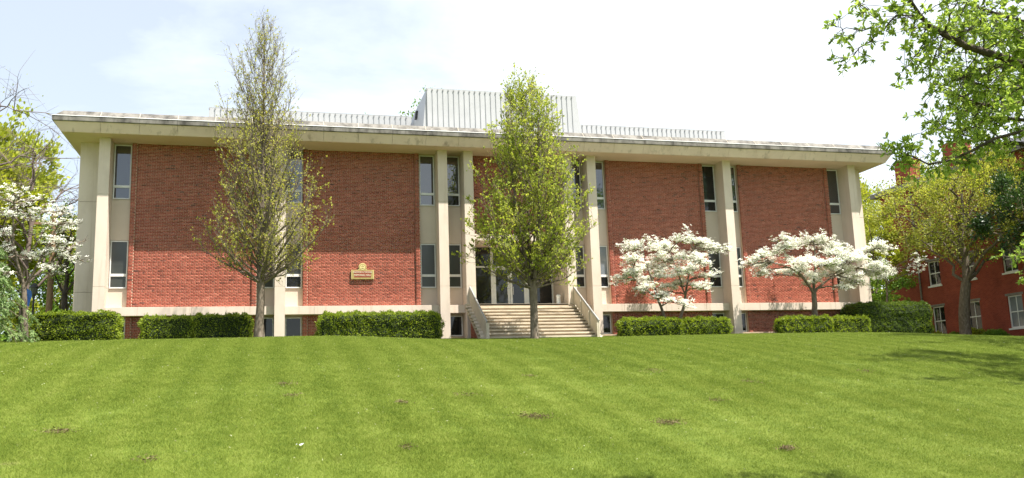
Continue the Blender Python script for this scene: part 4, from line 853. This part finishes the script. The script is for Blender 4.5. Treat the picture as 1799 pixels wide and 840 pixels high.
# ---------------------------------------------------------------- the near tree whose branches hang into the top right corner
over = empty('overhanging_tree', (-1.3, -34.15, gz(-1.3,-34.15)), 'near tree at the right with broad fresh leaves and branches hanging into view', 'tree')
O = Vv(*over.location); rng = np.random.default_rng(91)
limbs = [
 ([(-1.34,-34.4,.3),(-2.0,-33.3,1.0),(-2.5,-32.9,1.25),(-3.0,-32.7,1.2),(-3.4,-32.6,1.0)], .05, .008), ([(-1.33,-34.3,.1),(-2.2,-34.4,.75),(-2.9,-34.4,1.0),(-3.5,-34.5,.95),(-3.9,-34.5,.75)], .05, .008),
 ([(-1.33,-34.3,-.5),(-1.9,-33.2,.2),(-2.3,-32.9,.5),(-2.8,-32.8,.55),(-3.2,-32.7,.4)], .05, .008), ([(-1.34,-34.4,.6),(-1.7,-33.0,1.4),(-2.2,-32.4,1.9),(-2.7,-32.2,2.0)], .05, .008),
 ([(-1.33,-34.3,-.9),(-2.19,-34.22,.15),(-2.81,-34.11,.53),(-3.45,-33.99,.78),(-3.94,-33.88,.96),(-4.36,-33.85,1.12),(-4.61,-33.84,1.27),(-4.8,-33.88,1.39),(-4.96,-34.01,1.63)], .07, .012),
 ([(-4.7,-33.85,1.33),(-4.9,-33.77,1.35),(-5.07,-33.72,1.23),(-5.18,-33.71,1.11),(-5.33,-33.64,.93),(-5.52,-33.6,.85),(-5.69,-33.63,.89)], .014, .004),
 ([(-5.07,-33.73,1.26),(-5.18,-33.7,1.38),(-5.37,-33.75,1.48),(-5.42,-33.75,1.57)], .009, .004),
 ([(-5.08,-33.71,1.23),(-5.32,-33.76,1.17),(-5.55,-33.72,1.16),(-5.72,-33.74,1.19)], .009, .004),
 ([(-4.36,-33.85,1.12),(-4.4,-34.05,1.32),(-4.45,-34.21,1.41)], .014, .005), ([(-4.19,-33.84,1.07),(-3.97,-33.85,1.26),(-3.69,-33.87,1.36)], .014, .005),
 ([(-4.58,-33.83,1.19),(-4.65,-33.82,.99),(-4.84,-33.84,.77),(-4.94,-33.85,.69)], .012, .004), ([(-4.36,-33.85,1.12),(-4.6,-33.92,.82),(-4.68,-33.91,.62)], .012, .004),
 ([(-1.33,-34.2,-1.0),(-1.84,-33.82,-.37),(-2.39,-33.64,.08),(-3.02,-33.55,.84),(-3.19,-33.46,.68),(-3.46,-33.4,.43),(-3.63,-33.41,.52),(-3.93,-33.44,.59)], .05, .006),
 ([(-1.33,-34.2,-1.3),(-2.13,-34.03,-.63),(-2.82,-34.0,-.18),(-3.46,-33.9,.12),(-3.8,-33.91,-.01),(-4.17,-33.77,-.27),(-4.48,-33.61,-.33),(-4.67,-33.59,-.3),(-4.84,-33.61,-.23),(-5.01,-33.62,-.17)], .028, .004),
 ([(-1.34,-34.4,.2),(-1.57,-33.81,.92),(-2.17,-33.64,1.38),(-2.77,-33.41,1.58),(-3.13,-33.28,1.76),(-3.38,-33.12,1.92)], .05, .008),
 ([(-1.33,-34.2,-.6),(-.9,-33.3,.0),(-1.32,-32.71,.63),(-1.95,-32.45,.92),(-2.34,-32.32,1.18),(-2.6,-32.12,1.32)], .05, .008),
 ([(-1.33,-34.2,-1.0),(-.95,-33.2,-.3),(-1.5,-32.8,.13),(-2.11,-32.51,.3),(-2.47,-32.33,.38),(-2.79,-32.2,.48),(-3.13,-32.11,.69)], .045, .006),
 ([(-1.33,-34.3,-.8),(-2.4,-34.9,-.5),(-3.33,-34.97,-.1),(-3.8,-34.8,.15),(-4.15,-34.6,.1)], .035, .006)]
def rnd_limb():
    a = rng.uniform(0, 2*PI); el = rng.uniform(.0, 1.2); l = rng.uniform(3.2, 5.6); s = Vv(-1.33, -34.3, rng.uniform(-1.2, 2.5)); d = Vv(math.cos(a)*math.cos(el), math.sin(a)*math.cos(el), math.sin(el)); return [tuple(p) for p in bez(s, s+d*l*.5+Vv(0, 0, .5), s+d*l, 7, rng, .06)]
extra = 0
while extra < 16:          # the rest of its crown, mostly above and behind the frame
    pts = rnd_limb(); e = Vector(pts[-1])-CAM
    d = e.dot(fwd); xx = 900+FPX*e.dot(rgt)/d if d > .5 else 9999; yy = 420-FPX*e.dot(upv)/d if d > .5 else -9999
    if d > .5 and xx < 1700 and yy > -80: continue
    limbs.append((pts, .05, .01)); extra += 1
thick = [(np.array([(-1.25,-34.1,O[2]-.4),(-1.25,-34.12,O[2]+.2),(-1.3,-34.14,-3),(-1.33,-34.2,-1.5),(-1.33,-34.39,-.3),(-1.36,-34.5,1.2),(-1.3,-34.4,2.8),(-1.2,-34.3,4.6)], float)-O, np.array([.34,.25,.22,.2,.16,.12,.08,.03]))]
thin, tips = [], []
def put(pts, ra, rb, lst):
    p = np.array(pts, float)-O; n = 12; t = np.linspace(0, 1, len(p)); tt = np.linspace(0, 1, n); q = np.stack([np.interp(tt, t, p[:, i]) for i in range(3)], 1); q[1:-1] = q[1:-1]*.5+(q[:-2]+q[2:])*.25; q[1:-1] += rng.normal(0, .012, (n-2, 3)); lst.append((q, np.linspace(ra, rb, n))); return q
for li, (pts, ra, rb) in enumerate(limbs):
    q = put(pts, ra, rb, thick if ra > .02 else thin); L_ = np.linalg.norm(np.diff(q, axis=0), axis=1).sum(); tw_max = .22 if 8 < li < 14 and pts[-1][0] < -4.9 else 9; ns = int(L_*(17 if ra > .02 else 13)); tips.append((q[-1], unit(q[-1]-q[-2])))
    for s in range(ns):
        f = (3.0 if ra > .02 else .5)+rng.random()*(8 if ra > .02 else 10.4); j = min(int(f), 10); o = q[j]+(q[j+1]-q[j])*(f-j); ax = unit(q[j+1]-q[j]); d = unit(ax*.45+rng.normal(0, .6, 3)+Vv(0, 0, -.05)); l = rng.uniform(.12, min(.75, ra*11, tw_max) if ra > .02 else .22)
        w = bez(o, o+d*l*.5+Vv(0, 0, .05*l), o+d*l+Vv(0, 0, -.1*l), 6, rng, .01); thin.append((w, np.linspace(.007 if l > .3 else .0045, .0025, 6))); tips.append((w[-1], unit(w[-1]-w[-2])))
        for m in range(int(l*9)):
            f2 = rng.uniform(1, 4.99); j2 = int(f2); o2 = w[j2]+(w[j2+1]-w[j2])*(f2-j2); d2 = unit(d*.5+rng.normal(0, .6, 3)); l2 = rng.uniform(.06, .2); w2 = np.stack([o2, o2+d2*l2*.5, o2+d2*l2]); thin.append((w2, np.array([.004, .003, .002]))); tips.append((w2[-1], d2))
wood('trunk', thick, bark_dark, over); wood('branches', thin, bark_dark, over)
# rosettes of leaves at every tip
LP, LA = [], []
for p, d in tips:
    n = rng.integers(6, 12)
    for k in range(n): LP.append(p-d*rng.uniform(0, .05)); LA.append(unit(d*.55+rng.normal(0, .62, 3)+Vv(0, 0, .05)))
LP = np.array(LP); LA = np.array(LA); nL = len(LP); LS = rng.uniform(.042, .08, nL)
rel = LP+O-np.array(CAM); dz = rel@np.array(fwd); sx = 900+FPX*(rel@np.array(rgt))/np.maximum(dz, .1); sy = 420-FPX*(rel@np.array(upv))/np.maximum(dz, .1)
big = np.where((dz > 1) & (sx > 0) & (sx < 1799) & (sy > 0) & (sy < 840), LS/np.maximum(dz, 1), 0); order = np.argsort(-big)[:300]; isbig = np.zeros(nL, bool); isbig[order] = True
prof = [(0, .014), (.12, .17), (.35, .38), (.58, .45), (.78, .37), (.92, .18), (1, 0)]
def leaf_mesh(seed):
    r = random.Random(seed); mb = MB(); L_ = []; c = r.uniform(-.12, .18)
    for t, w in prof: z = c*t*t; L_.append(((-w*.5*1.0, t, z+w*.28), (0, t, z), (w*.5, t, z+w*.28)))
    vs = [p for row in L_ for p in row]; fs = []
    for i in range(len(prof)-1):
        a = i*3; fs += [(a, a+1, a+4, a+3), (a+1, a+2, a+5, a+4)]
    V = np.array(vs); F = np.array(fs); me = np_mesh('leaf', V, F, near_leaf, np.full(len(F), r.uniform(.25, .8)), smooth=True); return me
lms = [leaf_mesh(i) for i in range(6)]
Sx = unit(np.cross(LA, unit(rng.normal(0, .8, (nL, 3))+Vv(0, 0, .7)))); Nz = np.cross(Sx, LA)
for k, i in enumerate(np.where(isbig)[0]):
    o = link('leaf', lms[k % 6], over); s = LS[i]
    o.matrix_local = Matrix(((Sx[i][0]*s, LA[i][0]*s, Nz[i][0]*s, LP[i][0]), (Sx[i][1]*s, LA[i][1]*s, Nz[i][1]*s, LP[i][1]), (Sx[i][2]*s, LA[i][2]*s, Nz[i][2]*s, LP[i][2]), (0, 0, 0, 1)))
r_ = ~isbig; P_, A_, S_, N_, s_ = LP[r_], LA[r_], Sx[r_], Nz[r_], LS[r_][:, None]; n = len(P_)
V = np.stack([P_, P_+A_*s_*.3+S_*s_*.17+N_*s_*.06, P_+A_*s_*.7+S_*s_*.19+N_*s_*.05, P_+A_*s_, P_+A_*s_*.7-S_*s_*.19+N_*s_*.05, P_+A_*s_*.3-S_*s_*.17+N_*s_*.06], 1).reshape(-1, 3)
F4 = (np.arange(n)[:, None, None]*6+np.array([(0,1,2,3),(0,3,4,5)])[None]).reshape(-1, 4)
o = link('foliage', np_mesh('foliage', V, F4, near_leaf, np.repeat(rng.beta(2.2,2.2,n), 2)), over); o['kind'] = 'stuff'

# ---------------------------------------------------------------- far woodland closing the horizon
rng = np.random.default_rng(101); P = []
for k in range(150):
    a = rng.uniform(-1.25, 1.25); d = rng.uniform(95, 150); c = Vv(CAM.x+math.sin(a)*d, CAM.y+math.cos(a)*d, 0); Hh = rng.uniform(6, 11)
    n = 420; q = unit(rng.normal(0, 1, (n, 3)))*rng.uniform(.6, 1.05, (n, 1))*Vv(4.5, 4.5, Hh*.5)+Vv(0, 0, Hh*.52); P.append(q+c)
P = np.concatenate(P); P = P[~((np.abs(P[:, 0]) < 26) & (P[:, 1] < 40))]
foliage('woodland', P, rng.normal(0, 1, P.shape)+Vv(0,0,.3), green_leaf, None, rng, .8, .7, .3)
tag(bpy.data.objects['woodland'], 'far belt of green woodland behind the buildings', 'woodland', kind='stuff')

# ---------------------------------------------------------------- grass: patches of blades spread over the lawn
def grass_patch(seed, n=2600, Rp=.95):
    r = np.random.default_rng(seed); rad = Rp*np.sqrt(r.random(n)); a = r.uniform(0, 2*PI, n); P = np.stack([rad*np.cos(a), rad*np.sin(a), np.full(n, -.012)], 1)
    h = r.gamma(8, .0046, n).clip(.015, .085)[:, None]; w = r.uniform(.0025, .006, n)[:, None]; b = r.uniform(0, 2*PI, n); S = np.stack([np.cos(b), np.sin(b), 0*b], 1); ln = np.stack([r.normal(0, .8, n), r.normal(0, .8, n), np.ones(n)], 1)
    tip = P+ln*h; V = np.stack([P-S*w, P+S*w, tip], 1).reshape(-1, 3); F = np.arange(3*n).reshape(-1, 3)
    o = bpy.data.objects.new('grass_tuft', np_mesh('grass_tuft', V, F, blade_m, r.beta(2, 2, n))); return o
gx = np.arange(-25, 36.1, 1.0); gy = np.arange(-33, 1.1, 1.0); X, Y = np.meshgrid(gx, gy); Z = G(X, Y); n1, n2 = X.shape; idx = np.arange(n1*n2).reshape(n1, n2)
F = np.stack([idx[:-1,:-1], idx[:-1,1:], idx[1:,1:], idx[1:,:-1]], -1).reshape(-1, 4)
# keep the turf out of the building, steps and hedges
fc = np.stack([X, Y, Z], -1).reshape(-1, 3)[F].mean(1); keep = ~((fc[:, 1] > -.2) & (np.abs(fc[:, 0]) < 20.5)) & ~((fc[:, 1] > -3.4) & (np.abs(fc[:, 0]) < 2.9))
tuft = [grass_patch(200+i) for i in range(4)]
grass = link('grass', np_mesh('grass', np.stack([X, Y, Z], -1).reshape(-1, 3), F[keep], blade_m)); tag(grass, 'short mown grass blades covering the sloping lawn', 'grass', kind='stuff')
ng = bpy.data.node_groups.new('scatter_blades', 'GeometryNodeTree'); ng.interface.new_socket('Geometry', in_out='INPUT', socket_type='NodeSocketGeometry'); ng.interface.new_socket('Geometry', in_out='OUTPUT', socket_type='NodeSocketGeometry')
gi = ng.nodes.new('NodeGroupInput'); go = ng.nodes.new('NodeGroupOutput'); dp = ng.nodes.new('GeometryNodeDistributePointsOnFaces'); dp.distribute_method = 'RANDOM'; dp.inputs['Density'].default_value = 2.3; dp.inputs['Seed'].default_value = 4
ip = ng.nodes.new('GeometryNodeInstanceOnPoints'); ip.inputs['Pick Instance'].default_value = True; jn = ng.nodes.new('GeometryNodeGeometryToInstance')
for o in tuft:
    oi = ng.nodes.new('GeometryNodeObjectInfo'); oi.inputs['Object'].default_value = o; oi.transform_space = 'ORIGINAL'; ng.links.new(oi.outputs['Geometry'], jn.inputs[0])
rv = ng.nodes.new('FunctionNodeRandomValue'); rv.data_type = 'FLOAT_VECTOR'; rv.inputs[0].default_value = (0, 0, 0); rv.inputs[1].default_value = (0, 0, 6.283)
er = ng.nodes.new('FunctionNodeEulerToRotation'); rr2 = ng.nodes.new('FunctionNodeRotateRotation'); rr2.rotation_space = 'LOCAL'
ri = ng.nodes.new('FunctionNodeRandomValue'); ri.data_type = 'INT'; ri.inputs[4].default_value = 0; ri.inputs[5].default_value = 3
K = ng.links.new
K(gi.outputs[0], dp.inputs[0]); K(dp.outputs['Points'], ip.inputs['Points']); K(jn.outputs[0], ip.inputs['Instance']); K(rv.outputs[0], er.inputs[0]); K(dp.outputs['Rotation'], rr2.inputs[0]); K(er.outputs[0], rr2.inputs[1]); K(rr2.outputs[0], ip.inputs['Rotation']); K(ri.outputs[2], ip.inputs['Instance Index']); K(ip.outputs[0], go.inputs[0])
md = grass.modifiers.new('scatter', 'NODES'); md.node_group = ng

# ---------------------------------------------------------------- small litter on the lawn
straw = leafy('dead_grass', [(0,(.07,.045,.022)),(.4,(.17,.125,.07)),(1,(.30,.25,.14))], .1, .9)
P, A = [], []; rng = np.random.default_rng(303)
for x, y, r, n in [(-6.77,-24.85,.30,260),(-4.23,-25.39,.28,240),(-3.05,-27.66,.16,170),(-9.14,-23.49,.13,90),(-15.16,-24.99,.26,130),(-11.41,-20.96,.25,80),(-11.3,-22.4,.2,70),(-7.6,-22.6,.3,60),(-1.9,-19.5,.35,90),(-.2,-21.5,.3,60),(-13.5,-27.2,.16,60),(-9.6,-27.3,.12,60),(3.8,-20.5,.25,60),(-5.4,-19.8,.2,50),(-2.2,-23.5,.22,60)]:
    a = rng.normal(0, 1, (n, 2))*r*Vv(.55, .4); px, py = x+a[:, 0], y+a[:, 1]; P.append(np.stack([px, py, G(px, py)+rng.uniform(.035, .07, n)], 1)); A.append(np.concatenate([rng.normal(0, 1, (n, 2)), rng.normal(0, .25, (n, 1))], 1))
foliage('dead_grass', np.concatenate(P), np.concatenate(A), straw, None, rng, .06, .22, 1.2, .2); tag(bpy.data.objects['dead_grass'], 'scattered brown dead grass and leaf litter on the lawn', 'leaf litter', kind='stuff')
n = 5200; rng = np.random.default_rng(404); py = -29+27.5*rng.random(n)**1.0; px = rng.uniform(-24, 24, n); fl = leafy('turf_fleck', [(0,(.16,.17,.06)),(.6,(.30,.31,.16)),(1,(.55,.55,.42))], .1, .9)
foliage('turf_flecks', np.stack([px, py, G(px, py)+rng.uniform(.03, .06, n)], 1), np.concatenate([rng.normal(0, 1, (n, 2)), rng.normal(0, .2, (n, 1))], 1), fl, None, rng, .035, .45, 1.5, .1); tag(bpy.data.objects['turf_flecks'], 'pale flecks of clover and clippings scattered through the lawn', 'clippings', kind='stuff')
paper_m = noisy('white_paper', [(.3,(.68,.69,.70)),(.7,(.80,.80,.80))], 6, 4, .8)
vs_, fs_ = [], []
for i in range(5):
    for j in range(4): vs_.append((i*.03-.06, j*.025-.04, .05+.025*rng.random()+.012*math.sin(i*2.1+j)))
for i in range(4):
    for j in range(3): a = i*4+j; fs_.append((a, a+4, a+5, a+1))
pz = Gf(-11.24, -26.88); pp = MB().add(vs_, fs_).build('paper_scrap', paper_m, None, (-11.24, -26.88, pz)); tag(pp, 'small crumpled white paper scrap lying on the near lawn', 'litter')
